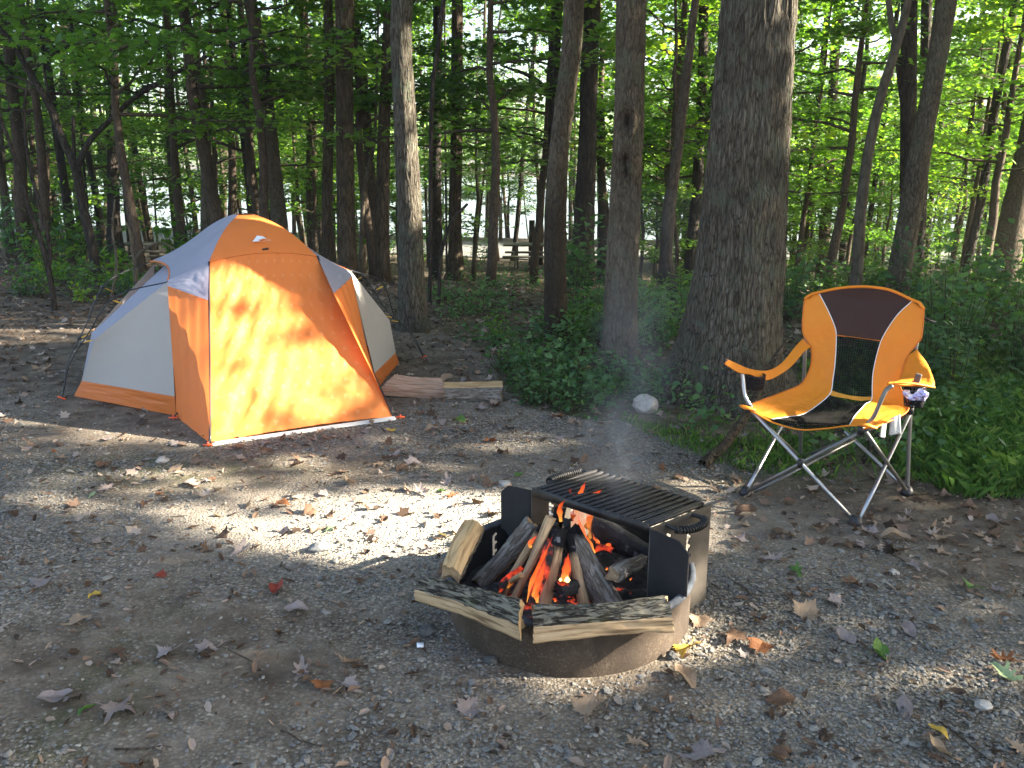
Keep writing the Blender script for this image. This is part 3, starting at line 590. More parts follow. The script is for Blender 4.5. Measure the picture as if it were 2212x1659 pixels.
tree_px('narrow trunk rising just behind the tent roof on the right', [(710, 600, 11), (706, 480, 11), (709, 300, 11), (712, 150, 10.5), (708, 0, 10)], M_bark_brown, 'tree', d=12.8, seg=20, amp=0.004, up=12)
tree_px('tall curved trunk leaning left above the tent top', [(612, 560, 19), (604, 480, 17), (590, 350, 14.5), (575, 200, 14), (560, 100, 13.5), (540, 0, 14)], M_bark_grey, 'tree', d=13.5, seg=36, rings=90, amp=0.006, up=12, flare=(.03, .2))
tree_px('grey blotched trunk leaning left above the left tent wing', [(449, 560, 14), (447, 484, 12.5), (446, 380, 12), (440, 260, 11.5), (428, 170, 11), (413, 90, 11), (389, 0, 11)], M_bark_smooth, 'tree', d=14, seg=24, rings=60, up=11)
tree_px('dark trunk left of the tent with a wide flared foot', [(247, 545, 22), (246, 480, 13), (244, 330, 12), (243, 200, 9), (244, 60, 8)], M_bark_dark, 'tree', d=18, seg=18, up=12, flare=(.06, .3))
tree_px('small tree forking low at the left with a long diagonal limb', [(212, 620, 11), (200, 540, 10), (178, 440, 10), (164, 365, 10), (135, 300, 8), (105, 225, 7.5), (66, 160, 7), (28, 95, 6.5), (-10, 50, 6)], M_bark_dark, 'tree', d=11.5, seg=12, rings=60, up=5.5, crown=False,
        forks=[[(164, 368, 8), (190, 310, 6.5), (225, 272, 6), (290, 212, 5.5), (350, 175, 5), (430, 130, 4), (520, 90, 3), (640, 58, 2)], [(164, 365, 5), (160, 330, 4), (158, 250, 3.5)], [(72, 150, 4), (110, 120, 3), (170, 90, 2.5), (300, 40, 2)], [(130, 290, 4), (100, 180, 3), (92, 90, 2.5)]])
tree_px('thin double-stemmed sapling at the far left', [(118, 660, 6), (108, 600, 6.5), (95, 540, 6.5), (70, 470, 5), (46, 390, 4.5), (22, 310, 4), (0, 250, 4)], M_bark_dark, 'sapling', d=9.2, seg=8, rings=50, up=3.5, crown=False, forks=[[(104, 580, 5.5), (108, 540, 5), (90, 450, 4.5), (66, 370, 4), (52, 250, 3.5), (60, 180, 2.5)]])
tree_px('pale tree trunk leaning left at the far left edge', [(72, 500, 11), (62, 440, 11), (48, 370, 10), (30, 300, 10), (15, 230, 9)], M_bark_smooth, 'tree', d=24, seg=14, up=8)
tree_px('pale grey trunk left of the tent beyond the forked tree', [(146, 500, 10), (143, 400, 10), (140, 300, 9), (138, 150, 8), (138, 0, 8)], M_bark_smooth, 'tree', d=27, seg=12, up=12)
tree_px('dark shaggy trunk above the picnic table left of the tent', [(386, 500, 13), (378, 400, 12), (370, 300, 11), (366, 200, 10), (362, 60, 9)], M_bark_brown, 'tree', d=20, seg=16, amp=0.01, up=13)
tree_px('slim dark trunk leaning left over the tent apex', [(548, 480, 8), (540, 420, 8), (530, 330, 6.5), (515, 200, 6), (505, 120, 6), (492, 0, 5)], M_bark_dark, 'tree', d=17, seg=12, up=10)
tree_px('dark trunk left of the sunlit flared tree foot', [(944, 560, 13), (942, 440, 12), (943, 300, 10), (945, 150, 10), (946, 0, 10)], M_bark_dark, 'tree', d=16, seg=18, amp=.005, up=12)
tree_px('dark trunk with a sunlit pale flared foot, right of the dappled trunk', [(985, 585, 24), (984, 545, 15), (983, 450, 13), (986, 300, 12.5), (987, 150, 12.5), (988, 0, 12)], M_bark_brown, 'tree', d=15, seg=30, rings=80, amp=.006, up=13, flare=(.07, .2), lobes=3)
tree_px('thin dark crooked stem rising right of the dappled trunk', [(947, 660, 4), (950, 590, 4), (955, 540, 4), (975, 480, 3.5), (1010, 440, 3)], M_bark_dark, 'sapling', d=9.5, seg=7, rings=40, up=2, crown=False)
tree_px('slim dark stem leaning right above the dappled trunk', [(920, 330, 4), (932, 240, 5), (944, 120, 5), (958, 0, 5)], M_bark_dark, 'sapling', d=9.6, seg=8, rings=40, up=6, crown=False)
tree_px('pale crooked stem left of the straight brown trunk', [(776, 560, 6), (782, 480, 5), (788, 400, 5), (800, 350, 5), (808, 300, 4), (812, 240, 3)], M_bark_smooth, 'sapling', d=13, seg=8, rings=40, up=5, crown=False)
tree_px('pair-forming sunlit trunk beyond the tent, left one', [(478, 500, 8), (482, 400, 8), (486, 300, 8), (484, 200, 7), (482, 60, 7)], M_bark_grey, 'tree', d=30, seg=12, up=14)
tree_px('sunlit trunk beyond the tent, right of the pair', [(500, 500, 7), (500, 400, 7), (502, 300, 7), (500, 150, 7), (500, 0, 6)], M_bark_grey, 'tree', d=33, seg=12, up=14)
tree_px('bare shrub with pale forking twigs behind the left tent wing', [(292, 640, 5), (292, 575, 4.5), (290, 560, 4), (280, 500, 3), (272, 480, 2.5)], M_bark_smooth, 'shrub', d=9.5, seg=7, rings=30, up=0, crown=False, forks=[[(290, 560, 4), (312, 538, 3), (348, 524, 2.5), (372, 536, 2), (402, 548, 1.5)], [(240, 640, 2), (252, 570, 3), (243, 500, 2.5), (248, 430, 2)]])

def mk_roots():
    oak = bpy.data.objects['tree']; org = np.array(oak.location); m = []
    for pts, r in (([G(1500, 870)+[.05, .12, .16], G(1462, 868)+[0, .05, .085], G(1425, 872)+[0, 0, .03], G(1392, 872)-[0, 0, .03]], [.10, .075, .05, .02]), ([G(1640, 890)+[-.02, .15, .15], G(1672, 905)+[0, .1, .05], G(1700, 915)-[0, 0, .03]], [.09, .06, .02])):
        V, F = trunk_mesh(pts, r, 26, 50, .008, None, 34, 12); mb = MB(); mb.add(V, F); mb.build('root', M_bark_oak, oak, org)
mk_roots()
# understory: leafy small trees, several models, copied
UN = [mk_understory(100+i, h, lo, sp, nb, nl, ls, sh, m) for i, (h, lo, sp, nb, nl, ls, sh, m) in enumerate([
    (8.5, 1.5, 2.3, 26, 5000, 0.054, HEX, M_leaf_dark), (9.5, 2.2, 2.6, 26, 5000, 0.056, HEX, M_leaf_dark), (6.5, 1.2, 1.8, 20, 3600, 0.052, HEX, M_leaf_dark), (10.5, 3.0, 2.8, 26, 5000, 0.056, HEX, M_leaf_dark),
    (7.5, 2.0, 2.2, 20, 4200, 0.056, HEX, M_leaf_yel), (5.0, 1.0, 1.6, 18, 3200, 0.05, HEX, M_leaf_dark), (6.5, 2.1, 2.0, 22, 3400, 0.062, LOBE, M_leaf_dark), (9.0, 2.4, 2.4, 24, 4600, 0.056, HEX, M_leaf_yel), (6.0, 2.95, 1.3, 14, 750, 0.062, LOBE, M_leaf_yel)])]
def understory(x, y, k, s, label, group, rz=None, dz=0):
    tm, lm = UN[k]; root = empty('understory_tree', (x, y, float(gz(x, y))-0.05+dz), label, 'tree', group)
    a = link('trunk', tm, root); b = link('crown', lm, root); root.rotation_euler = (R.normal(0, .03), R.normal(0, .03), R.random()*6.28 if rz is None else rz); root.scale = (s, s, s*R.uniform(.9, 1.1)); return root
def mk_forest():
    rng = np.random.default_rng(21); used = []
    def free(x, y, dm):
        return all((x-a)**2+(y-b)**2 > dm*dm for a, b in used)
    kinds = [(0, 'tall green leafy understory tree in the wood before the lake', 'tall green understory trees in the wood'), (1, 'broad green understory tree in the wood before the lake', 'broad green understory trees in the wood'), (2, 'short dense green understory tree in the wood', 'short dense understory trees in the wood'), (3, 'high-crowned slender green tree in the wood before the lake', 'high-crowned slender trees in the wood'), (4, 'sunny yellow-green understory tree in the wood', 'yellow-green understory trees in the wood'), (5, 'low green bushy sapling in the wood', 'low bushy saplings in the wood'), (7, 'tall yellow-green leafy tree in the wood before the lake', 'tall yellow-green trees in the wood')]
    n = 0
    while n < 150:
        y = 13+rng.random()**0.75*32; x = rng.uniform(-.66, .66)*(y+1)
        if yr_(x, y) > 43.5 or abs(yr_(x, y)-31.5) < 2.8 or not free(x, y, 1.25): continue
        if 13 < y < 22 and abs(x-0.5) < 2.0: continue
        Xp = 1106+FPX*x/(y*.966+.5)
        if y < 27 and (1050 < Xp < 1340 or 240 < Xp < 440): continue
        right = x/y > 0.1; k = rng.choice([0, 1, 2, 3, 4, 5, 7], p=([.17, .12, .08, .08, .22, .15, .18] if right else [.26, .20, .1, .14, .08, .15, .07]))
        i, lab, gr = [q for q in kinds if q[0] == k][0]
        understory(x, y, int(k), rng.uniform(.75, 1.15), lab, gr); used.append((x, y)); n += 1
    # bare straight trunks between them
    protos = []
    for i in range(7):
        P = [(0, 0, 0)]; lean = rng.normal(0, .035, 2)
        for k in range(1, 9): P.append((lean[0]*k*1.7+rng.normal(0, .05), lean[1]*k*1.7+rng.normal(0, .05), k*1.7))
        V, F = trunk_mesh(P, np.linspace(.11, .055, 9), 12, 40, 0.006, None, 22, 5, (.05, .25)); mb = MB(); mb.add(V, F)
        for b in range(4):
            z = rng.uniform(4, 12); a = rng.random()*6.28; l = rng.uniform(.8, 2.0); p = np.array([np.interp(z, [q[2] for q in P], [q[j] for q in P]) for j in (0, 1)]+[z]); mb.add(*tube([p, p+np.array([math.cos(a), math.sin(a), .3])*l*.5, p+np.array([math.cos(a), math.sin(a), .5])*l], [.025, .018, .006], 5, False))
        Vs = np.concatenate(mb.V); protos.append([rawmesh('trunk', Vs, mb.F, m) for m in (M_bark_brown, M_bark_dark, M_bark_grey)])
    n = 0
    while n < 46:                                  # low leafy saplings hiding the road and the lake on the right
        y = rng.uniform(14.5, 29); x = rng.uniform(.14, .66)*(y+1)
        if not free(x, y, .8): continue
        understory(x, y, int(rng.choice([5, 2, 5])), rng.uniform(.45, .85), 'low leafy sapling in the wood behind the camp chair', 'low saplings behind the chair'); used.append((x, y)); n += 1
    n = 0
    while n < 105:
        y = 15+rng.random()**0.8*29.5; x = rng.uniform(-.66, .66)*(y+1)
        if yr_(x, y) > 43.8 or abs(yr_(x, y)-31.5) < 2.8 or not free(x, y, .55): continue
        X, Y, zc = toPx(np.array([x, y, gz(x, y)])); 
        if y < 27 and (1050 < X < 1340 or 250 < X < 430): continue
        m = int(rng.choice([0, 1, 2], p=[.25, .65, .10])); s = float(rng.choice([rng.uniform(.2, .55), rng.uniform(.6, 1.1)], p=[.72, .28])); kind = ['brown', 'dark', 'grey'][m]
        root = empty('forest_tree', (x, y, float(gz(x, y))-.05), ('slim' if s < .6 else 'stout')+' %s bare-trunked tree in the wood before the lake' % kind, 'tree', ('slim' if s < .6 else 'stout')+' %s trunks in the wood' % kind)
        root.rotation_euler = (rng.normal(0, .03), rng.normal(0.01+.03*(x > 4), .05), rng.random()*6.28); t = link('trunk', protos[int(rng.integers(0, 7))][m], root); t.scale = (s, s, 1)
        if n % 6 == 0 or 25 < yr_(x, y) < 38 and n % 2: c = link('crown', CROWNS[int(rng.integers(0, 4))], root); c.location = (0, 0, 13); c.scale = (.9, .9, .9)
        used.append((x, y)); n += 1
mk_forest()
# nearer leafy trees whose branches hang into the picture
for x, y, k, s, lab in [(-4.9, 11.3, 6, .95, 'leafy maple sapling at the far left whose branches fill the upper left corner'), (-3.6, 12.3, 6, 1.05, 'leafy maple tree between the forked tree and the leaning grey trunk'), (-7.2, 13.2, 6, 1.1, 'leafy tree at the left edge of the wood'),
                        (-5.6, 14.6, 0, .9, 'dense leafy tree behind the forked tree at the left'), (-0.3, 11.6, 6, 1.0, 'lobed-leaved sapling hanging over the dappled trunk'), (-2.2, 13.6, 6, 1.05, 'lobed-leaved tree behind the tent top'),
                        (0.35, 13.8, 6, 1.0, 'leafy tree left of the scorched trunk'), (4.7, 12.6, 6, 1.0, 'leafy tree behind the smooth forked sapling'), (7.2, 13.0, 4, .9, 'bright leafy tree at the right edge of the wood'), (1.75, 16.0, 4, 1.0, 'bright yellow-green tree seen between the knotted trunk and the oak'), (1.88, 9.7, 8, 1.0, 'thin tree with yellow-green lobed leaves high between the knotted trunk and the oak'), (3.1, 17., 1, 1.0, 'leafy tree seen just right of the huge oak')]:
    understory(x, y, k, s, lab, None)

# far shore of the lake
def mk_far():
    rng = np.random.default_rng(31); n = 26000; x = rng.uniform(-330, 330, n); y = 203+rng.random(n)**1.3*190
    z = gz(x, y)+rng.random(n)**0.8*12*(0.8+0.4*vnoise(x*.08, y*.08, 0)); P = np.stack([x, y, z], 1)
    V, F = leaf_verts(rng, P, 1.3, HEX, 0.9); me = rawmesh('far_shore_wood', V, F, M_leaf_yel, None, False, {'lv': np.repeat(np.clip(.75+.35*fbm(x*.1, z*.3, y*.05, 2), 0, 1), 6)})
    tag(link('far_shore_wood', me), 'hazy green wood on the far shore of the lake', None, None, 'stuff')
mk_far()
# ------------------------------------------------------------------ undergrowth
def mk_herb(seed, h, nst, nl, ls, wid, mat, flowers=False):
    rng = np.random.default_rng(seed); sm = MB(); P = []; 
    for i in range(nst):
        a = rng.random()*6.28; r = rng.random()*wid*0.4; b = np.array([math.cos(a)*r, math.sin(a)*r, -0.02]); hh = h*rng.uniform(.6, 1.05)
        e = b+np.array([math.cos(a)*wid*rng.uniform(.1, .6), math.sin(a)*wid*rng.uniform(.1, .6), hh]); mdl = (b+e)/2+rng.normal(0, .02, 3); sm.add(*tube([b, mdl, e], [.004, .003, .0015], 4, False))
        for k in range(nl):
            t = 0.25+0.75*(k+rng.random())/nl; p = (b*(1-t)**2+2*mdl*t*(1-t)+e*t*t) if True else b; P.append(p+rng.normal(0, 1, 3)*np.array([.06, .06, .02])*wid/.3*(1.15-t*.5))
    P = np.array(P); V, F = leaf_verts(rng, P, ls, HEX*np.array([1, .85]), 0.45, 0.35)
    n = len(P); me = rawmesh('leaves', V, F, mat, None, False, {'lv': np.repeat(np.clip(rng.normal(.5, .22, n), 0, 1), 6)})
    return rawmesh('stems', np.concatenate(sm.V), sm.F, M_twig), me
HB = [mk_herb(300, .62, 9, 15, .042, .34, M_herb), mk_herb(301, .42, 8, 12, .036, .32, M_herb), mk_herb(302, .85, 8, 18, .045, .36, M_herb), mk_herb(303, .25, 10, 8, .030, .30, M_herb), mk_herb(304, .5, 7, 13, .040, .3, M_leaf_dark), mk_herb(305, .3, 6, 9, .045, .28, M_leaf_yel)]
def herb(x, y, k, s, label, group=None):
    root = empty('leafy_plant', (x, y, float(gz(x, y))), label, 'plant', group); a, b = HB[k]; link('stems', a, root); link('leaves', b, root)
    root.scale = (s, s, s*R.uniform(.85, 1.15)); root.rotation_euler = (0, 0, R.random()*6.28); return root
def mk_undergrowth():
    rng = np.random.default_rng(51)
    zones = [([(1850, 640), (2300, 560), (2300, 840), (2040, 880), (1960, 760)], 62, [0, 2, 0, 4], (.8, 1.15), 'broad-leaved green plant in the thicket right of the camp chair', 'leafy plants right of the chair'),
             ([(1680, 585), (1960, 600), (1940, 720), (1690, 700)], 26, [0, 1, 4], (.8, 1.1), 'leafy green plant behind the camp chair', 'leafy plants behind the chair'),
             ([(1090, 700), (1215, 690), (1330, 650), (1500, 640), (1480, 740), (1300, 790), (1080, 750)], 40, [0, 1, 1, 4], (.6, .95), 'leafy green plant in the undergrowth between the slender trunks', 'leafy plants between the trunks'),
             ([(1080, 780), (1300, 800), (1420, 850), (1400, 905), (1240, 895), (1120, 870)], 34, [3, 1, 3], (.6, .95), 'low rounded green plant at the foot of the knotted trunk', 'low plants at the foot of the knotted trunk'),
             ([(925, 640), (1080, 612), (1080, 700), (960, 700)], 9, [1, 3], (.8, 1.0), 'low green plant right of the dappled trunk', 'low plants right of the dappled trunk'),
             ([(0, 600), (300, 590), (330, 650), (140, 660), (0, 640)], 26, [1, 3, 5, 4], (.7, 1.1), 'small leafy plant on the forest floor left of the tent', 'small leafy plants left of the tent'),
             ([(0, 520), (2212, 520), (2212, 590), (0, 590)], 110, [1, 4, 0, 5, 2], (1.0, 2.3), 'leafy bush on the forest floor far behind the camp', 'bushes on the forest floor')]
    for poly, n, ks, (s0, s1), lab, gr in zones:
        P = np.array(poly); m = 0; x0, y0 = P.min(0); x1, y1 = P.max(0); g = 0
        while m < n and g < 4000:
            g += 1; X, Y = rng.uniform(x0, x1), rng.uniform(y0, y1)
            if not inpoly(X, Y, poly): continue
            p = GT(X, Y)
            if abs(yr_(p[0], p[1])-31.5) < 3 or (p[1] > 14 and (1060 < X < 1345 or 250 < X < 440)): continue
            herb(p[0], p[1], int(rng.choice(ks)), rng.uniform(s0, s1), lab, gr); m += 1
    p = GT(1268, 655); herb(p[0], p[1], 2, 1.4, 'tall bright-leaved plant standing between the scorched trunk and the knotted trunk')
    p = GT(1240, 660); herb(p[0], p[1], 2, 1.1, 'tall leafy plant touching the right side of the scorched trunk')
    # low ground cover and grass: nobody could count it
    N = 150000; y = 4.0+rng.random(N)**1.2*12; x = rng.uniform(-1.6, 10, N); P = np.stack([x, y, gz(x, y)], 1)
    X, Y, zc = toPx(P); jx = 70*fbm(x*2.5, y*2.5, 9., 3); m = inpoly(X+jx, Y+.6*jx, GREEN) & (zc > 0) & infrustum(P)
    edge = 0.22+1.5*fbm(x*1.3, y*1.3, 2., 3)-.15*(x > 1.9)-.35*ss(6.8, 8.5, y); m &= rng.random(N) < np.clip(edge, .02, .85)
    P = P[m]; n = len(P); P[:, 2] += rng.random(n)**1.5*(.10+.22*np.clip(.5+1.2*fbm(P[:, 0]*2, P[:, 1]*2, 6., 2), 0, 1))+.012; rk = G(1400, 898); k_ = (np.hypot(P[:, 0]-rk[0], P[:, 1]-rk[1]) > .16) & ~((P[:, 1] < rk[1]+.1) & (np.abs(P[:, 0]-rk[0]) < .14)); P = P[k_]; n = len(P); V, F = leaf_verts(rng, P, rng.uniform(.012, .036, n), HEX, .6)
    me = rawmesh('ground_cover', V, F, M_herb, None, False, {'lv': np.repeat(np.clip(rng.normal(.45, .2, n), 0, 1), 6)}); tag(link('ground_cover', me), 'low leafy green ground cover at the edge of the wood', None, None, 'stuff')
    GR = [(1690, 820), (1960, 760), (2300, 760), (2300, 1100), (2120, 1095), (2000, 1050), (1830, 1030), (1690, 1010), (1600, 960), (1480, 935), (1430, 915), (1600, 880)]
    N = 330000; y = 3.9+rng.random(N)*4.6; x = rng.uniform(.5, 6.5, N); P = np.stack([x, y, gz(x, y)], 1); X, Y, zc = toPx(P)
    jx = 60*fbm(x*3, y*3, 4., 3); m = inpoly(X+jx, Y+.5*jx, GR) & (rng.random(N) < np.clip(.30+1.5*fbm(x*1.8, y*1.8, 5., 3)+.35*ss(1.9, 2.7, x), .03, 1)); m |= (rng.random(N) < .25) & inpoly(X, Y, [(1330, 905), (1690, 985), (1830, 1040), (1600, 1020), (1440, 960)])
    m |= (np.hypot((x+1.9)/1.2, (y-4.3)/.25) < 1) & (rng.random(N) < .3)
    P = P[m]; n = len(P); h = (.03+.11*rng.random(n)**2)*(.5+.5*ss(1.5, 2.6, P[:, 0])+.1); a = rng.random(n)*6.28; ln = rng.uniform(.2, 1.0, n)*h; w = rng.uniform(.001, .0032, n)
    dx, dy = np.cos(a), np.sin(a); z0 = np.zeros(n)
    Vv = np.stack([P+np.stack([-dy*w, dx*w, z0], 1), P+np.stack([dy*w, -dx*w, z0], 1), P+np.stack([dx*ln*.4+dy*w, dy*ln*.4-dx*w, h*.65], 1), P+np.stack([dx*ln, dy*ln, h*.85], 1), P+np.stack([dx*ln*.4-dy*w, dy*ln*.4+dx*w, h*.65], 1)], 1)
    me = rawmesh('grass', Vv.reshape(-1, 3), (np.arange(n)*5)[:, None]+np.arange(5)[None], M_grass, None, False, {'lv': np.repeat(rng.random(n), 5)}); tag(link('grass', me), 'soft green grass behind and beside the camp chair', None, None, 'stuff')
mk_undergrowth()
def mk_small():
    rng = np.random.default_rng(61)
    # pale rock at the oak
    def rock(c, s, mat, lab, name='rock', sd=0):
        bm = bmesh.new(); bmesh.ops.create_icosphere(bm, subdivisions=4, radius=1); V = np.array([v.co[:] for v in bm.verts]); F = [tuple(v.index for v in f.verts) for f in bm.faces]; bm.free()
        cv = vnoise(V[:, 0]*1.4+sd, V[:, 1]*1.4, V[:, 2]*1.4); f = 1+.35*(cv-.5)*2+.10*fbm(V[:, 0]*4, V[:, 1]*4+sd, V[:, 2]*4, 3); V = V*f[:, None]
        for nn in rng.normal(size=(7, 3)): nn = nn/np.linalg.norm(nn); d = V@nn; V = V-np.maximum(d-.78, 0)[:, None]*nn*.85
        V = V*np.array(s); mb = MB(); mb.add(V, F); o = mb.build(name, mat, None, None); o.location = c; return tag(o, lab, 'rock')
    t = NT('pale_stone'); c = t.co(); m1 = t.done(t.pbr(t.ramp(t.noise(c, 14, 5, .7), [(.3, (.17, .155, .135)), (.5, (.36, .33, .30)), (.75, (.50, .45, .41))]), .9, t.bump(t.noise(c, 30, 4), .6, .01)))
    t = NT('dark_stone'); c = t.co(); m2 = t.done(t.pbr(t.ramp(t.noise(c, 20, 5, .7), [(.3, (.03, .03, .03)), (.7, (.10, .10, .095))]), .9, t.bump(t.noise(c, 40, 4), .6, .01)))
    t = NT('grey_stone'); c = t.co(); m3 = t.done(t.pbr(t.ramp(t.noise(c, 16, 5, .7), [(.3, (.12, .12, .115)), (.7, (.25, .25, .24))]), .9, t.bump(t.noise(c, 40, 4), .6, .01)))
    p = G(1400, 898); rock((p[0], p[1]+.07, .05), (.088, .07, .072), m1, 'pale angular rock lying at the foot of the huge oak')
    p = G(925, 1368); rock((p[0], p[1], .012), (.036, .03, .022), m2, 'dark chunk on the gravel left of the fire ring', sd=3)
    p = G(1060, 1425); rock((p[0], p[1]-.02, .012), (.026, .018, .014), m2, 'dark stone against the front of the fire ring', sd=5)
    p = G(1450, 1424); rock((p[0], p[1], .015), (.018, .014, .016), m2, 'small dark stone beside the yellow leaf at the ring', sd=8)
    p = G(690, 1186); rock((p[0], p[1], .01), (.05, .035, .022), m3, 'yellowish flat stone at the edge of the sunlit gravel', sd=11)
    p = G(350, 998); rock((p[0], p[1], .01), (.035, .03, .02), m1, 'small pale stone on the dirt before the tent', sd=13)
    p = G(1208, 990); rock((p[0]-.3, p[1]-.4, .008), (.03, .03, .016), m1, 'pale pebble beyond the grill', sd=14)
    p = G(2120, 1528); rock((p[0], p[1], .01), (.026, .02, .018), m1, 'whitish stone at the lower right of the gravel', sd=17)
    p = G(1930, 1240); rock((p[0], p[1], .006), (.022, .018, .012), m1, 'small round pale stone between fire pit and right edge', sd=19)
    # long branch leaning behind the chair
    A = G(1518, 1003, .01); B = onY(1700, 735, A[1]+1.05); mid = onY(1628, 868, A[1]+.55)
    V, F = trunk_mesh([A, (A*.6+mid*.4)+[0.02, 0, -.02], mid, (mid+B)/2+[-.02, 0, 0], B], [.028, .026, .024, .018, .008], 12, 50, .004, None, 40, 12); mb = MB(); mb.add(V, F)
    k = mid*.5+B*.5; V, F = tube([k, k+[.03, .02, .06], k+[.10, .03, .12]], [.012, .008, .004], 6); mb.add(V, F); tag(mb.build('fallen_branch', M_bark_brown, None, None), 'long crooked dead branch leaning behind the camp chair', 'branch')
    A = G(1862, 1000, .0); B = onY(1920, 910, A[1]+.5); V, F = tube(spline([A, (A+B)/2+[0, 0, .02], B], 8), .014, 7); mb = MB(); mb.add(V, F); tag(mb.build('stick', M_bark_dark, None, None), 'dark stick slanting behind the right legs of the camp chair', 'stick')
    # twigs
    for i in range(34):
        y = 1.5+rng.random()*4.5; x = rng.uniform(-.6, .65)*(y+.5)
        if math.hypot(x-RING[0], y-RING[1]) < RR+.15 or (x < -.7 and y > 4.4): continue
        L = rng.uniform(.06, .22); a = rng.random()*6.28; pts = [np.array([x, y, float(gz(x, y))+.008])+np.array([math.cos(a)*L*t, math.sin(a)*L*t, 0])+rng.normal(0, L*.04, 3)*[1, 1, .2] for t in np.linspace(0, 1, 5)]
        mb = MB(); mb.add(*tube(pts, np.linspace(.0035, .0015, 5), 5)); o = mb.build('twig', M_twig, None, pts[0]); o.location = pts[0]; tag(o, 'thin dark twig lying on the gravel', 'twig', 'twigs scattered on the gravel')
    t = NT('white_paper'); m = t.done(t.pbr((.75, .78, .82), .6)); p = G(908, 1402); mb = MB(); v, f = box((0, 0, 0), .024, .020, .002); v[:, 2] += .004*np.abs(v[:, 0])/.012; mb.add(v, f); o = mb.build('paper_scrap', m, None, None); o.location = (p[0], p[1], .012); o.rotation_euler = (.25, .1, .2); tag(o, 'tiny square scrap of white paper on the gravel left of the ring', 'paper')
mk_small()
# ------------------------------------------------------------------ picnic tables, post and far things
t = NT('weathered_wood'); c = t.co(); M_wood_old = t.done(t.pbr(t.ramp(t.noise(t.mp(c, (3, 40, 40)), 3, 4), [(.3, (.07, .058, .046)), (.7, (.19, .165, .135))]), .85))
t = NT('dark_metal'); M_dark = t.done(t.pbr((.02, .02, .022), .6))
def picnic(x, y, rz, label, L=2.4):
    z = float(gz(x, y)); root = empty('picnic_table', (x, y, z-.02), label, 'picnic table'); O = (0, 0, 0)
    def part(nm, boxes):
        mb = MB()
        for b in boxes: mb.add(*box(*b[:4], ax=b[4] if len(b) > 4 else None))
        return mb.build(nm, M_wood_old, root, O, False, bevel=.006)
    part('tabletop', [((0, k*.15-.30, .75), L, .14, .045) for k in range(5)])
    part('bench', [((0, -.72+k*.145, .45), L, .135, .045) for k in (0, 1)]); part('bench', [((0, .72-k*.145, .45), L, .135, .045) for k in (0, 1)])
    for s in (-1, 1):
        x_ = s*(L/2-.35)
        for q in (-1, 1):
            d = nrm([0, q*.33, .74]); ax = np.array([[1, 0, 0], nrm(np.cross(d, [1, 0, 0])), d]); part('leg', [((x_, -q*.30+q*.30*.5+q*.0, .37), .05, .09, .80, ax)]).location = (0.0 if q > 0 else .055, 0, 0)
        part('crossbeam', [((x_-.06, 0, .405), .05, 1.5, .09)])
    root.rotation_euler = (0, 0, rz); return root
p = GT(1240, 578); picnic(p[0]-.15, p[1]-.6, -.05, 'dark weathered picnic table seen between the trunks in the middle', 4.0)
p = onY(352, 549, 26); picnic(p[0], 25.5, .04, 'dark picnic table partly hidden behind the tent and saplings on the left', 3.0)
p = GT(1755, 540); picnic(p[0], p[1]+6, .0, 'far low picnic table seen right of the huge oak', 2.4)
def post(X, Y, d, h, r, lab):
    p = onY(X, Y, d); z = float(gz(p[0], p[1])); V, F = trunk_mesh([(0, 0, -.1), (0, .01, h*.5), (.01, 0, h)], [r, r, r*.97], 12, 20, .004, None); n = len(V); mb = MB(); mb.add(V, F); mb.add(V[-12:], [tuple(range(12))])
    o = mb.build('wooden_post', M_bark_dark, None, None); o.location = (p[0], p[1], z); tag(o, lab, 'post')
post(106, 505, 26, 1.35, .09, 'short dark wooden post standing by the road at the far left'); post(1148, 552, 27, 1.4, .09, 'dark wooden post by the road left of the scorched trunk')
def farring():
    p = GT(1497, 612); z = float(gz(p[0], p[1])); root = empty('fire_box', (p[0], p[1], z), 'small black fire box on the ground left of the huge oak, far behind', 'grill'); mb = MB()
    for q in [((-.22, 0, .2), .02, .5, .4), ((.22, 0, .2), .02, .5, .4), ((0, .24, .2), .42, .02, .4)]: mb.add(*box(*q))
    mb.build('side_walls', M_dark, root, (0, 0, 0), False); mb = MB()
    for k in range(9): mb.add(*tube([(-.2+k*.05, -.24, .41), (-.2+k*.05, .24, .41)], .008, 5))
    mb.build('grate', M_dark, root, (0, 0, 0))
farring()

# ------------------------------------------------------------------ trees added right of picture to shade the clearing; crown gaps cut along sunbeams
E1 = nrm(np.cross(SUN, [0, 0, 1.0])); E2 = np.cross(E1, SUN)
HOLES = []                                         # (point, radius, share of leaves kept)
def hole_ground(poly, keep, step=14, r=.10, z=0.0):
    P = np.array(poly, float); x0, y0 = P.min(0); x1, y1 = P.max(0)
    for X in np.arange(x0, x1+1, step):
        for Y in np.arange(y0, y1+1, step*.6):
            if inpoly(X, Y, poly): HOLES.append((G(X, Y, z), r, keep))
TM = (G(454, 960)+G(850, 904))/2; TU = nrm(G(850, 904)-G(454, 960)); TV = np.array([-TU[1], TU[0], 0])
def T3(u, v, w): return TM+TU*u+TV*v+np.array([0, 0, w])
def hole_tent(poly, keep, step=14, r=.06):
    n = nrm(np.cross(TU, (T3(0, .9, .97)-T3(0, 0, 0)))); P = np.array(poly, float); x0, y0 = P.min(0); x1, y1 = P.max(0)
    for X in np.arange(x0, x1+1, step):
        for Y in np.arange(y0, y1+1, step):
            if inpoly(X, Y, poly): d = ray(X, Y); HOLES.append((CAM+d*(((TM-CAM)@n)/(d@n)), r, keep))
hole_ground([(800, 1095), (1010, 1080), (1420, 1075), (1440, 1160), (1340, 1170), (1100, 1205), (840, 1200)], 0.0, 14, .12)
hole_ground([(520, 1010), (880, 1010), (900, 1085), (840, 1160), (600, 1150), (480, 1090)], .12, 16, .10)
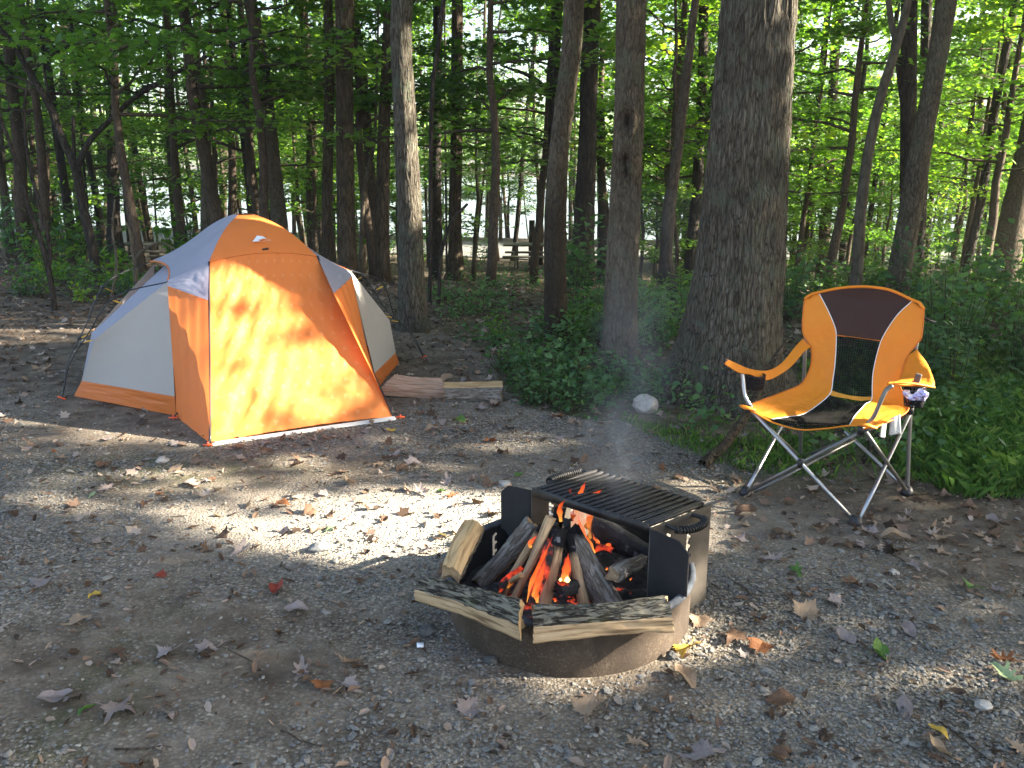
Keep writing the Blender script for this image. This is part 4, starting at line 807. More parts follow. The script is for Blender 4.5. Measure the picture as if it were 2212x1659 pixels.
hole_ground([(180, 1035), (420, 1010), (560, 1020), (520, 1100), (300, 1110), (160, 1070)], .30, 16, .09)
hole_ground([(0, 690), (190, 690), (170, 705), (120, 745), (0, 762)], .35, 12, .10)
hole_ground([(0, 862), (70, 862), (50, 900), (0, 900)], .35, 12, .08); hole_ground([(0, 915), (140, 930), (330, 940), (300, 965), (0, 975)], .45, 12, .08)
hole_ground([(1840, 1425), (2230, 1465), (2230, 1505), (1900, 1470)], .35, 12, .06); hole_ground([(1980, 1570), (2230, 1620), (2230, 1665), (2080, 1660)], .35, 12, .05)
hole_ground([(860, 935), (1100, 940), (1100, 965), (860, 962)], .45, 12, .07); hole_ground([(1500, 1400), (1600, 1330), (1560, 1290)], .4, 12, .06)
hole_tent([(454, 590), (500, 585), (560, 622), (640, 705), (700, 748), (772, 812), (770, 850), (700, 862), (600, 850), (520, 850), (458, 870)], .02)
hole_tent([(458, 870), (560, 865), (740, 855), (800, 880), (836, 900), (600, 930), (458, 950)], .28); hole_tent([(470, 880), (560, 900), (640, 905), (600, 925), (470, 940)], .05)
for u, v, w in [(-.05, 1.35, 1.21), (.05, 1.3, 1.2), (.12, 1.25, 1.17), (.2, 1.2, 1.13), (.27, 1.1, 1.08), (.33, 1.0, 1.02), (.1, 1.4, 1.2)]: HOLES.append((T3(u, v, w), .05, 0))
for u, v, w in [(.42, 1.0, .95), (.5, 1.0, .90), (.56, 1.02, .86), (.6, 1.05, .82), (.6, 1.0, .75), (.62, .95, .7)]: HOLES.append((T3(u, v, w), .06, 0))
for a in np.radians(np.arange(-62, -5, 7)):
    for z in (.02, .08, .14): HOLES.append((np.array([RING[0]+RR*math.cos(a), RING[1]+RR*math.sin(a), z]), .05, 0.05))
for Y in list(range(110, 190, 20))+list(range(230, 300, 20))+list(range(330, 470, 18)): HOLES.extend([(onY(X, Y, 8.1), .13, .0) for X in (880, 900)])
for Y in range(135, 175, 14): HOLES.extend([(onY(X, Y, 7.15), .11, 0) for X in (1220, 1240)])
for Y in range(205, 290, 16): HOLES.append((onY(1216, Y, 7.15), .10, 0))
for Y in range(0, 320, 20): HOLES.append((onY(1716, Y, 5.7), .06, 0))
for X, Y, d in [(1925, 830, 3.85), (1955, 832, 3.95), (1985, 836, 4.0), (2010, 842, 4.05), (1960, 850, 3.95), (1985, 862, 4.0), (1940, 822, 3.95)]: HOLES.append((onY(X, Y, d), .05, .05))
for X, Y, d in [(1610, 1056, 3.95), (1640, 1010, 4.0), (1690, 960, 3.8), (1760, 1030, 3.7), (1810, 1090, 3.6), (1600, 815, 3.9), (1605, 850, 3.9)]: HOLES.append((onY(X, Y, d), .03, .5))
def mk_shade():
    rng = np.random.default_rng(71)
    # outline of everything that lies in this shade, seen from the sun
    cor = [(x, y, z) for x in (-6.5, 6) for y in (.2, 10.2) for z in (0, 2.6)]; q = np.array([[np.dot(c, E1), np.dot(c, E2)] for c in cor])
    a0, b0 = q.min(0)-.3; a1, b1 = q.max(0)+.3; res = .05
    nA, nB = int((a1-a0)/res)+1, int((b1-b0)/res)+1; keep = np.ones((nA, nB)); gi, gj = np.meshgrid(np.arange(nA), np.arange(nB), indexing='ij')
    ca = a0+gi*res; cb = b0+gj*res
    for p, r, k in HOLES:
        pa, pb = p@E1, p@E2; i0, j0 = int((pa-a0)/res), int((pb-b0)/res); w = int((r+.1)/res)+2
        sl = (slice(max(0, i0-w), i0+w+1), slice(max(0, j0-w), j0+w+1))
        if keep[sl].size == 0: continue
        m = (ca[sl]-pa)**2+(cb[sl]-pb)**2 < (r+.05)**2; keep[sl] = np.where(m, np.minimum(keep[sl], k), keep[sl])
    N = 85000; a = rng.uniform(a0, a1, N); b = rng.uniform(b0, b1, N); t_ = rng.uniform(10.5, 19, N)
    kp = keep[((a-a0)/res).astype(int), ((b-b0)/res).astype(int)]; P = a[:, None]*E1+b[:, None]*E2+t_[:, None]*SUN
    m = rng.random(N) < kp; X, Y, zc = toPx(P); m &= ~((zc > 0) & (X > -150) & (X < 2400) & (Y > -260) & (Y < 1800)); m &= P[:, 2] > 1.8
    P = P[m]; n = len(P)
    sites = np.array([(9.5, -1.0), (12.5, 1.6), (10.5, 6.6), (15, -1.5), (16.5, 6.4), (14, 8.5), (18.5, 1.0), (12, -4)], float)
    own = np.argmin(((P[:, None, :2]-sites[None])**2).sum(2), 1)
    for i, (sx, sy) in enumerate(sites):
        z = float(gz(sx, sy)); h = 12+rng.random()*2; root = empty('shade_tree', (sx, sy, z), 'leafy tree added outside the picture on the right, crown shaped to shade the clearing', 'tree', 'trees added right of the clearing')
        V, F = trunk_mesh([(0, 0, -.1), (.05, 0, h*.3), (-.1, .1, h*.6), (0, .1, h)], [.17, .14, .10, .03], 14, 40, .008, None, 26, 6, (.06, .3), 3); mb = MB(); mb.add(V, F); mine = P[own == i]
        for c in mine[rng.choice(len(mine), 26, False)] if len(mine) > 30 else []:
            e = c-np.array([sx, sy, z]); s0 = np.array([0, 0, max(1.5, e[2]-np.hypot(*e[:2])*.5)]); mb.add(*tube(spline([s0, (s0+e)/2+[0, 0, .2], e], 6), np.linspace(.03, .006, 6), 5, False))
        mb.build('trunk', M_bark_grey, root, (0, 0, 0))
        V, F = leaf_verts(rng, mine-np.array([sx, sy, z]), .095, HEX, .8); link('crown', rawmesh('crown', V, F, M_canopy, None, False, {'lv': np.repeat(rng.random(len(mine)), 6)}), root)
    for i in range(6):                             # wood farther right
        y = rng.uniform(9, 42); x = .66*(y+1)+rng.uniform(1.0, 12)
        root = empty('shade_tree', (x, y, float(gz(x, y))), 'tree of the wood outside the picture on the right', 'tree', 'trees of the wood right of the picture'); V, F = trunk_mesh([(0, 0, 0), (.1, 0, 6), (0, .2, 13)], [.16, .12, .05], 10, 20, .005, None); mb = MB(); mb.add(V, F); mb.build('trunk', M_bark_brown, root, (0, 0, 0))
        for z_ in (10.5,):
            c = link('crown', CROWNS[int(rng.integers(0, 4))], root); c.location = (rng.normal(0, .5), rng.normal(0, .5), z_); s = rng.uniform(.7, 1.0); c.scale = (s, s, s)
mk_shade()
# ------------------------------------------------------------------ tent
def mk_tent():
    ORA, GRY, LGT, DOR = (0.78, 0.225, 0.052), (0.30, 0.30, 0.37), (0.46, 0.43, 0.395), (0.58, 0.15, 0.025)
    def tri(t, base):
        uv = t.n('UVMap'); 
        s = t.n('VectorMath', {0: uv, 1: (13.0, 11.0, 1)}, operation='MULTIPLY'); x = t.n('SeparateXYZ', {0: s}, out=None)
        row = t.math('FLOOR', x.outputs[1]); xx = t.math('ADD', x.outputs[0], t.math('MULTIPLY', t.math('MODULO', row, 2.0), 0.5)); col = t.math('FLOOR', xx)
        rnd = t.n('TexWhiteNoise', {0: t.n('CombineXYZ', {0: col, 1: row, 2: 0.0})}, out=0, noise_dimensions='3D')
        lx = t.math('SUBTRACT', t.math('FRACT', xx), 0.5); ly = t.math('SUBTRACT', t.math('FRACT', x.outputs[1]), 0.5)
        ang = t.math('MULTIPLY', t.math('SUBTRACT', rnd, .5), 1.6); v = t.n('VectorRotate', {0: t.n('CombineXYZ', {0: lx, 1: ly, 2: 0.0}), 'Angle': ang}, rotation_type='Z_AXIS')
        r = t.n('SeparateXYZ', {0: v}, out=None); ax = t.math('ABSOLUTE', r.outputs[0]); yy = r.outputs[1]
        a = t.math('LESS_THAN', t.math('ADD', ax, t.math('MULTIPLY', yy, 0.75)), 0.125); b = t.math('GREATER_THAN', yy, -0.10); g = t.math('LESS_THAN', t.math('ADD', ax, t.math('MULTIPLY', yy, 0.75)), 0.02); g2 = t.math('LESS_THAN', yy, -0.02)
        f = t.math('MULTIPLY', a, b); return t.mix(t.math('MULTIPLY', f, 0.2), base, (0.85, 0.48, 0.24))
    m_or = fabric('orange_nylon', ORA, .22, .62, .18, 5, spec=.3); m_front = fabric('orange_printed_nylon', ORA, .22, .6, .25, 6, spec=.3, colf=tri)
    m_gr = fabric('blue_grey_nylon', GRY, .15, .55, .15, 5, spec=.4); m_lg = fabric('pale_grey_mesh', LGT, .2, .8, .08, 4); m_dk = fabric('orange_floor_cloth', DOR, .05, .55, .4, 5, spec=.4)
    t = NT('black_pole'); m_pole = t.done(t.pbr((.012, .013, .018), .35)); t = NT('yellow_clip'); m_yel = t.done(t.pbr((.75, .42, .02), .5)); t = NT('orange_plastic'); m_stk = t.done(t.pbr((.75, .09, .02), .5))
    t = NT('white_groundsheet'); m_wh = t.done(t.pbr((.55, .53, .50), .8)); t = NT('logo_white'); m_logo = t.done(t.pbr((.74, .78, .84), .6)); t = NT('black_cord'); m_cord = t.done(t.pbr((.02, .02, .02), .8))
    rng = np.random.default_rng(81)
    org = T3(0, 1.5, 0); root = empty('tent', org, 'orange and grey dome tent with a printed orange front panel, pitched at the left', 'tent')
    w = lambda *a: T3(*a)
    FLb, FRb = w(-.563, 0, .005), w(.563, 0, .012); FLt, FRt = w(-.36, .9, .955), w(.36, .9, .955)
    Lb, Rb = w(-.675, .68, .0), w(.675, .72, .0); Lt, Rt = w(-.615, .98, .845), w(.605, .98, .835)
    GLp, GRp = w(-.435, .52, .765), w(.345, .47, .76)
    def wrinkle(S, nrm_, amp, fx, fy, sd, pin=True, dirv=None):
        m, n, _ = S.shape; V, Un = np.meshgrid(np.linspace(0, 1, m), np.linspace(0, 1, n), indexing='ij')
        d = fbm(Un*fx+V*fx*.55+sd, V*fy, sd, 4)*amp
        if pin: d = d*np.minimum(1, np.minimum(Un, 1-Un)*6)*np.minimum(1, np.minimum(V, 1-V)*6)
        return S+d[..., None]*np.asarray(nrm_)
    def surf(nm, S, mat, uvs=(1, 1), th=0.0):
        m, n, _ = S.shape; V, Un = np.meshgrid(np.linspace(0, uvs[1], m), np.linspace(0, uvs[0], n), indexing='ij')
        mb = MB(); mb.add(S.reshape(-1, 3), grid_faces(m, n), uv=np.stack([Un.ravel(), V.ravel()], 1)); return mb.build(nm, mat, root, solid=th)
    L = lambda a, b, n=40, sag=None: (lambda t: a+(b-a)*t+(0 if sag is None else np.asarray(sag)*(4*t*(1-t))))(np.linspace(0, 1, n)[:, None])
    fn = nrm(np.cross(FRb-FLb, FLt-FLb)); fn = fn if fn@(CAM-FLb) > 0 else -fn
    # front panel, top seam arches upward
    arch = L(FLt, FRt, 70, (0, 0, .042))
    S = coons(L(FLb, FRb, 70, (0, 0, .02)), arch, L(FLb, FLt, 80), L(FRb, FRt, 80, fn*.015))
    m, n, _ = S.shape; V, Un = np.meshgrid(np.linspace(0, 1, m), np.linspace(0, 1, n), indexing='ij')
    fan = 1.25*np.sin((Un*1.0-V*.62)*44+4*vnoise(Un*4, V*4, 3.))*.0052*np.exp(-((Un-.2)/.35)**2)*(V < .85)*(V > .03); bot = np.sin((Un*.35+V*1.0)*60+4*vnoise(Un*5, V*3, 1.))*.005*np.exp(-((V-.14)/.14)**2)
    S = wrinkle(S, fn, .012, 7, 5, 2.); S = S+((fan+bot+.008*fbm(Un*24-V*19, V*6+Un*5, 5., 4))*np.minimum(1, np.minimum(Un, 1-Un)*10))[..., None]*fn+(.02*np.sin(np.pi*Un)*np.sin(np.pi*V))[..., None]*-fn
    surf('front_panel', S, m_front)
    # gusset strips at both sides of the front panel
    def strip(nm, bi, bo, ti, to, out, sd):
        S = coons(L(bi, bo, 24), L(ti, to, 24), L(bi, ti, 60), L(bo, to, 60, np.asarray(out)*.0)); m, n, _ = S.shape; V, Un = np.meshgrid(np.linspace(0, 1, m), np.linspace(0, 1, n), indexing='ij')
        d = (.006*np.sin(Un*24+V*3+sd)*(.3+V)+.004*fbm(Un*9, V*4, sd, 3))*np.minimum(1, np.minimum(Un, 1-Un)*6); return surf(nm, S+d[..., None]*np.asarray(out), m_or)
    strip('side_strip', FLb, Lb, GLp, w(-.625, .93, .815), nrm([-1, -.3, .2]), 1.); strip('side_strip', FRb, Rb, GRp, w(.61, .93, .80), nrm([1, 0, .2]), 4.)
    # grey triangles between brow and strips
    def fill(nm, pts, mat, nn, bulge, n=30, sd=0., amp=.004):
        a, b, c, d = pts; S = coons(L(a, b, n), L(d, c, n), L(a, d, n), L(b, c, n)); m, k, _ = S.shape; V, Un = np.meshgrid(np.linspace(0, 1, m), np.linspace(0, 1, k), indexing='ij')
        dd = bulge*np.sin(np.pi*Un)*np.sin(np.pi*V)+amp*fbm(Un*5, V*5, sd, 4)*np.minimum(1, np.minimum(Un, 1-Un)*8)*np.minimum(1, np.minimum(V, 1-V)*8); return surf(nm, S+dd[..., None]*np.asarray(nn), mat)
    fill('brow_panel', (GLp, w(-.625, .93, .815), Lt, FLt), m_gr, nrm([-.8, -.5, .4]), .0, 34, 3., .008)
    fill('brow_panel', (GRp, w(.61, .93, .80), Rt, FRt), m_gr, nrm([.8, -.3, .4]), .0, 34, 5., .008)
    # roof: orange front cap, grey sides, rear half mirrored
    AP = w(0, 1.5, 1.225); APL, APR = w(-.06, 1.42, 1.222), w(.05, 1.42, 1.222)
    def rise(a, b, n=30, up=.06): return L(a, b, n, (0, 0, up))
    S = coons(arch[::2], L(APL, APR, 35), rise(FLt, APL, 30, .035), rise(FRt, APR, 30, .035)); S[..., 2] += (.012*np.sin(np.linspace(0, np.pi, 30)))[:, None]; surf('roof_cap', S, m_or)
    RLb, RRb = w(-.64, 1.98, .865), w(.62, 1.98, .84)
    BLt, BRt = w(-.36, 2.1, .955), w(.36, 2.1, .955); BAPL, BAPR = w(-.06, 1.58, 1.222), w(.05, 1.58, 1.222)
    def side(l):
        s = -1 if l else 1; A1 = APL if l else APR; A2 = BAPL if l else BAPR; F1 = FLt if l else FRt; C1 = Lt if l else Rt; C2 = RLb if l else RRb; B1 = BLt if l else BRt
        # brow corner to seam, roof side panel, eave curved inward
        S1 = coons(L(C1, C2, 40, TU*(-s)*.085+np.array([0, 0, .035])), L(F1, B1, 40, (TU*(-s)*.0+np.array([0, 0, .0]))), L(C1, F1, 16, (0, 0, .01)), L(C2, B1, 16, (0, 0, .01)))
        tt = np.linspace(0, 1, 40); top = np.array([F1+(B1-F1)*q for q in tt]); mid = L(F1, B1, 40)
        # ridge line follows the crossing poles: build from brow seam up to the apex
        ed = np.concatenate([rise(F1, A1, 20, .035)[:-1], L(A1, A2, 3)[:-1], rise(A2, B1, 20, .035)]); ed = lin(ed, 40)
        eave = L(C1, C2, 40, TU*(-s)*.055+np.array([0, 0, .03])); S = coons(eave, ed, L(C1, F1, 40), L(C2, B1, 40))
        V = np.linspace(0, 1, 40)[:, None]; U2 = np.linspace(0, 1, 40)[None]; S[..., 2] += (.010*np.sin(np.pi*V)*np.sin(np.pi*U2))-(.03*np.sin(np.pi*V)*np.sin(np.pi*U2)); S += (.003*fbm(V*6, U2*6, 3.+s, 3)*np.sin(np.pi*V)*np.sin(np.pi*U2))[..., None]*np.array([0, 0, 1])
        surf('roof_side', S, m_gr); mb = MB(); mb.add(*tube(eave, .006, 6)); mb.build('eave_binding', m_or, root)
        for q in (ed[:20],):
            mb = MB(); mb.add(*tube(q+[0, 0, .001], .0022, 5)); mb.build('seam', m_or, root)
    side(True); side(False)
    S = coons(L(BLt, BRt, 20), L(BAPL, BAPR, 20), rise(BLt, BAPL, 20, .035), rise(BRt, BAPR, 20, .035)); surf('roof_cap', S, m_or)
    S = coons(L(w(-.563, 3., .01), w(.563, 3., .01), 20), L(BLt, BRt, 20), L(w(-.563, 3., .01), BLt, 20), L(w(.563, 3., .01), BRt, 20)); surf('rear_panel', S, m_or)
    # wings: pale inner tent with orange skirt
    for s in (-1, 1):
        E1_, E2_ = (w(-1.085, 1.38, .42), w(-1.10, 1.62, .42)) if s < 0 else (w(1.03, 1.38, .37), w(1.05, 1.62, .37))
        tipt, tipb = (w(-1.20, 1.5, .11), w(-1.262, 1.53, .0)) if s < 0 else (w(1.095, 1.45, .085), w(1.12, 1.45, .0))
        fb, ft = w(s*.672, .70, .13), w(s*.61, .98, .84); bb, bt = w(s*.672, 2.3, .13), w(s*.61, 2.02, .84); g0, g1 = w(s*.675, .70, .0), w(s*.675, 2.3, .0)
        outf = nrm(TU*s*.8-TV*.55+np.array([0, 0, .3])); 
        def pan(nm, a, b, c, d, mat, nn, bul, sd): return fill(nm, (a, b, c, d), mat, nn, bul, 30, sd, .006)
        pan('wing_front', fb, tipt, E1_, ft, m_lg, outf, -.012, 2.+s); pan('wing_rear', bb, tipt, E2_, bt, m_lg, nrm(TU*s*.8+TV*.55+np.array([0, 0, .3])), -.012, 6.+s)
        pan('wing_top', w(s*.47, 1.0, .885), E1_, E2_, w(s*.47, 2.0, .885), m_gr, (0, 0, 1), -.03, 4.+s); pan('wing_top', ft, E1_, w(s*.47, 1.01, .88), w(s*.5, 1.0, .86), m_gr, (0, 0, 1), 0, 4.+s)
        mb = MB(); mb.add([E1_, E2_, tipt], [(0, 1, 2)]); mb.build('wing_tip', m_gr, root)
        pan('skirt', g0, tipb, tipt, fb, m_dk, outf, .0, 8.+s); pan('skirt', g1, tipb, tipt, bb, m_dk, outf, .0, 9.+s)
        # poles from the roof eave down to one foot outside the wing tip
        foot = G(135, 862) if s < 0 else w(1.36, 1.52, 0)
        for (C0, q) in ((ft if s > 0 else w(-.60, 1.0, .835), -1), (RLb if s < 0 else RRb, 1)):
            m1 = (E1_ if q < 0 else E2_)+TU*s*.045+np.array([0, 0, .03]); mid = (C0+m1)/2+TU*s*.07+np.array([0, 0, .085]); pts = spline([C0, mid, m1, (m1+foot)/2+TU*s*.025+np.array([0, 0, .03]), foot+np.array([0, 0, .01])], 50)
            mb = MB(); mb.add(*tube(pts, .0042, 8)); mb.build('pole', m_pole, root)
            for fr, tgt in ((.32, ft*.55+E1_*.45 if q < 0 else bt*.5+E2_*.5), (.62, E1_ if q < 0 else E2_)):
                a = pts[int(fr*49)]; dd = nrm(tgt-a); mb = MB(); mb.add(*tube([a, a+dd*min(.075, np.linalg.norm(tgt-a))], .009, 6, flat=.35)); mb.add(*tube([a-dd*.01, a+dd*.012], .011, 8), mi=1); mb.build('clip', [m_yel, m_pole], root)
        V, F = tube([foot+np.array([-.02*s, 0, .0]), foot+np.array([.03*s, 0, .018])], .009, 8, flat=.6); mb = MB(); mb.add(V, F); mb.build('stake', m_stk, root)
        mb = MB(); mb.add(*tube([foot+np.array([0, 0, .012]), tipb+np.array([0, 0, .01])], .006, 5, flat=.3)); mb.build('strap', m_cord, root)
    # black piping and zips along the front edges
    for a, b, r in ((FLb, FLt, .0065), (FRb, FRt, .0065)):
        mb = MB(); q = L(a, b, 30)+fn*.006; mb.add(*tube(q, r, 8)); mb.build('edge_pole', m_pole, root)
    mb = MB(); mb.add(*tube(arch+fn*.003, .0022, 5)); mb.build('seam', m_dk, root)
    mb = MB(); a = w(-.555, -.012, .004); b = w(.565, -.014, .004); V = [a, b, b-TV*.035, a-TV*.035, a+[0, 0, .012], b+[0, 0, .016], b-TV*.030+[0, 0, .008], a-TV*.03+[0, 0, .004]]; mb.add(V, [(4, 5, 6, 7), (3, 2, 6, 7), (0, 3, 7, 4), (1, 2, 6, 5)]); mb.build('groundsheet', m_wh, root, smooth=False)
    for c in (w(-.58, -.04, 0), w(.60, -.03, 0), w(-.70, .62, 0)):
        mb = MB(); mb.add(*tube([c+[-.028, 0, .012], c+[.028, 0, .014]], .009, 8, flat=.6)); mb.add(*tube([c+[0, 0, .03], c+[0, .01, -.03]], .005, 6)); mb.build('stake', m_stk, root)
        mb = MB(); mb.add(*tube([c+[0, .005, .014], c+nrm(org-c)*.05+[0, 0, .03]], .007, 6, flat=.5)); mb.build('loop', m_cord, root)
    # rolled door toggle under the logo
    c = CAM+ray(573, 543)*((CAM@fn-FLb@fn)/-(ray(573, 543)@fn)); mb = MB(); mb.add(*tube([c+TU*-.022+fn*.02, c+TU*.02+fn*.02+np.array([0, 0, .006])], .008, 6)); mb.build('toggle', m_cord, root)
    # logo on the roof cap
    q = lambda X, Y: None
    def onroof(X, Y):
        pl = w(0, .9, 1.0); nn = nrm(np.cross(TU, w(0, 1.42, 1.235)-pl)); d = ray(X, Y); return CAM+d*(((pl-CAM)@nn)/(d@nn)), (nn if nn[2] > 0 else -nn)
    cpt, nn = onroof(563, 531); yx = nrm(np.cross(nn, TU)); yx = yx if yx[2] > 0 else -yx
    zz = np.cross(TU, yx); pc = np.array(cpt)+zz*.052
    lg = [(x, y*1.35+.01) for x, y in [(-.062, -.028), (-.045, -.010), (-.028, .012), (-.018, .026), (-.006, .028), (.004, .022), (.012, .024), (.024, .016), (.040, -.006), (.064, -.024), (.05, -.026), (.03, -.028), (.014, -.030), (-.01, -.029), (-.03, -.03)]]
    cut = []
    path = [(-.012, -.0245), (-.020, -.016), (-.010, -.011), (.006, -.008), (.010, -.001), (.002, .005)]
    path = [(x, y*1.35+.01) for x, y in path]
    for i, (x, y) in enumerate(path): cut.append((x, y+.0022))
    for i, (x, y) in enumerate(path[::-1]): cut.append((x+.001, y-.0022))
    plate('logo', [lg, cut], .0015, m_logo, root, basis(pc, TU, yx, zz))
    return root
mk_tent()

# ------------------------------------------------------------------ camp chair
def mk_chair():
    CO = np.array([1.5756, 3.9864, 0]); CA = nrm([.766, -.643, 0]); CF = nrm([-.643, -.766, 0])
    c = lambda x, y: (1481.2+x*.3439, 592.5+y*.3439)
    def P(x, y, f):                                # point of the photo on the plane f in front of the chair's middle
        X, Y = c(x, y); d = ray(X, Y); return CAM+d*(((CO+CF*f-CAM)@CF)/(d@CF))
    def Lc(a, f, z): return CO+CA*a+CF*f+np.array([0, 0, z])
    def holes(t, c1, sc, ratio):                   # fine mesh: real holes
        co = t.n('UVMap'); s = t.n('VectorMath', {0: co, 1: (sc, sc, 1)}, operation='MULTIPLY'); v = t.vor(s, 1.0, out=0, rnd=0.0); return t.math('GREATER_THAN', v, ratio)
    m_or = fabric('orange_polyester', (.78, .25, .018), .12, .6, .6, 11, spec=.3); m_od = fabric('orange_binding', (.56, .15, .015), 0, .6, .1, 9)
    def meshmat(nm, col, alpha, sc):
        t = NT(nm); h = holes(t, None, sc, .40); nmb = t.bump(t.noise(t.co(), 8, 3), .3, .01); p = t.pbr(col, .75, nmb, spec=.12)
        return t.done(t.n('MixShader', {0: t.math('MULTIPLY', h, alpha), 2: t.n('BsdfTransparent'), 1: p}) if False else t.n('MixShader', {0: t.math('SUBTRACT', 1.0, t.math('MULTIPLY', t.math('SUBTRACT', 1.0, h), alpha)), 1: t.n('BsdfTransparent'), 2: p}))
    m_pad = meshmat('dark_headrest_mesh', (.050, .026, .022), 0.08, 70); m_net = meshmat('black_see_through_mesh', (.004, .004, .004), 0.45, 90)
    t = NT('steel_tube'); cc = t.co(); m_st = t.done(t.pbr((.36, .37, .39), .28, metal=.85)); t = NT('dull_steel_tube'); m_sd = t.done(t.pbr((.16, .155, .145), .42, metal=.6))
    t = NT('black_plastic'); m_bk = t.done(t.pbr((.014, .014, .015), .5)); t = NT('white_piping'); m_wp = t.done(t.pbr((.72, .72, .72), .6))
    root = empty('camp_chair', CO, 'orange folding camp chair with black mesh back, standing open at the right', 'chair')
    n = 60
    # columns of the sling from front edge to head: left edge, left piping, right piping, right edge
    Ledge = spline([P(362, 835, .29), P(480, 790, .17), P(600, 745, .03), P(715, 697, -.12), P(765, 630, -.20), P(790, 550, -.25), P(786, 460, -.28), P(745, 390, -.29), P(733, 330, -.30), P(738, 240, -.33), P(747, 155, -.36)], n)
    Lpipe = spline([P(540, 910, .27), P(650, 895, .17), P(740, 878, .08), P(830, 820, -.04), P(908, 748, -.145), P(925, 660, -.20), P(938, 560, -.24), P(946, 420, -.29), P(940, 340, -.305), P(893, 225, -.345), P(838, 120, -.38)], n)
    Rpipe = spline([P(1030, 945, .28), P(1062, 890, .17), P(1095, 853, .06), P(1130, 815, -.05), P(1168, 787, -.145), P(1172, 690, -.20), P(1180, 600, -.24), P(1215, 455, -.285), P(1252, 370, -.305), P(1330, 255, -.345), P(1422, 168, -.38)], n)
    Redge = spline([P(1186, 965, .30), P(1250, 935, .20), P(1330, 900, .06), P(1398, 850, -.08), P(1380, 770, -.17), P(1345, 690, -.22), P(1380, 540, -.26), P(1450, 440, -.28), P(1480, 395, -.29), P(1492, 300, -.33), P(1496, 218, -.36)], n)
    def panel(nm, A, B, mat, k=18, sag=0.0, rows=slice(None), flip=1, sd=0.):
        A = A[rows]; B = B[rows]; u = np.linspace(0, 1, k)[None, :, None]; S = A[:, None]*(1-u)+B[:, None]*u; m = len(A)
        nn = np.cross(np.gradient(S, axis=0), np.gradient(S, axis=1)); nn /= np.linalg.norm(nn, axis=2)[..., None]+1e-9; nn = np.where((nn@(CAM-CO))[..., None] > 0, nn, -nn)
        V, Un = np.meshgrid(np.linspace(0, 1, m), np.linspace(0, 1, k), indexing='ij'); S = S-nn*(sag*np.sin(np.pi*Un))[..., None]+nn*(.010*fbm(Un*3, V*7, sd, 4)*np.sin(np.pi*Un)**.5)[..., None]
        dist = np.concatenate([[0], np.cumsum(np.linalg.norm(np.diff(A, axis=0), axis=1))]); uv = np.stack([(Un*np.linalg.norm(A[m//2]-B[m//2])).ravel(), np.repeat(dist, k)], 1)
        mb = MB(); mb.add(S.reshape(-1, 3), grid_faces(m, k), uv=uv); return mb.build(nm, mat, root, solid=.002 if mat is m_or else 0), S
    panel('side_panel', Ledge, Lpipe, m_or, sag=.006, sd=1.); panel('side_panel', Rpipe, Redge, m_or, sag=.006, sd=2.)
    iH = int(n*.735); iS = int(n*.40); iB = int(n*.45)
    o, Sh = panel('headrest', Lpipe, Rpipe, m_pad, 26, .018, slice(iH, n), sd=3.); panel('mesh_back', Lpipe, Rpipe, m_net, 26, .014, slice(iB-1, iH+1), sd=4.)
    m_nets = meshmat('dark_seat_mesh', (.008, .007, .007), .2, 90); panel('mesh_seat', Lpipe, Rpipe, m_nets, 26, .02, slice(0, iS+1), sd=5.); m_oh = meshmat('orange_hem_mesh', (.75, .30, .04), .35, 110); panel('mesh_band', Lpipe, Rpipe, m_oh, 26, .014, slice(iS, iB), sd=5.)
    mb = MB(); mb.add(*tube(Sh[0], .0028, 6)); mb.build('headrest_hem', m_od, root)
    def cord(nm, pts, r, mat, flat=1, k=60): mb = MB(); mb.add(*tube(spline(pts, k) if k else pts, r, 8, flat=flat)); return mb.build(nm, mat, root)
    cord('piping', Lpipe, .0022, m_wp, k=0); cord('piping', Rpipe, .0022, m_wp, k=0)
    cord('binding', Ledge, .0038, m_od, k=0); cord('binding', Redge, .0038, m_od, k=0)
    # top arch with orange cap strip
    topc = spline([Ledge[-1], P(785, 128, -.37), Lpipe[-1]+[0, 0, .006], P(975, 86, -.395), P(1130, 78, -.40), P(1285, 100, -.395), Rpipe[-1]+[0, 0, .006], P(1465, 178, -.37), Redge[-1]], 60); cord('top_binding', topc, .0075, m_or, k=0)
    base = Sh[-1]; tc = lin(topc[6:-6], len(base)); mb = MB(); S = np.stack([base, base*.5+tc*.5, tc], 0); mb.add(S.reshape(-1, 3), grid_faces(3, len(base)), uv=np.random.default_rng(1).random((3*len(base), 2))*.0+np.stack([np.tile(np.linspace(0, .46, len(base)), 3), np.repeat([0, .02, .04], len(base))], 1)); mb.build('headrest_top', m_pad, root)
    fr = spline([P(362, 835, .29), P(450, 880, .285), P(560, 935, .275), P(720, 975, .26), P(880, 968, .265), P(1040, 950, .28), P(1186, 962, .30)], 50); cord('front_binding', fr, .0045, m_or, k=0)
    Sf = np.concatenate([Lpipe[0][None]*(1-u)+Rpipe[0][None]*u for u in np.linspace(0, 1, 20)[:, None]]); fs = lin(fr[12:42], 20); mb = MB(); S = np.stack([Sf, fs], 0); mb.add(S.reshape(-1, 3), grid_faces(2, 20), uv=np.stack([np.tile(np.linspace(0, .4, 20), 2), np.repeat([0, .03], 20)], 1)); mb.build('mesh_seat_front', m_net, root)
    # corner pockets
    for q in (P(1130, 948, .30), P(378, 838, .30)): mb = MB(); mb.add(*tube([q+[0, 0, .006]-CA*.03, q+[0, 0, .002], q+CA*.05-[0, 0, .004]], [.012, .022, .010], 10, flat=.45)); mb.build('corner_pocket', m_or, root)
    # frame
    fA, fB, fC, fD = Lc(-.291, .298, .012), Lc(.249, .305, .012), Lc(.322, -.23, .012), Lc(-.28, -.373, .012)
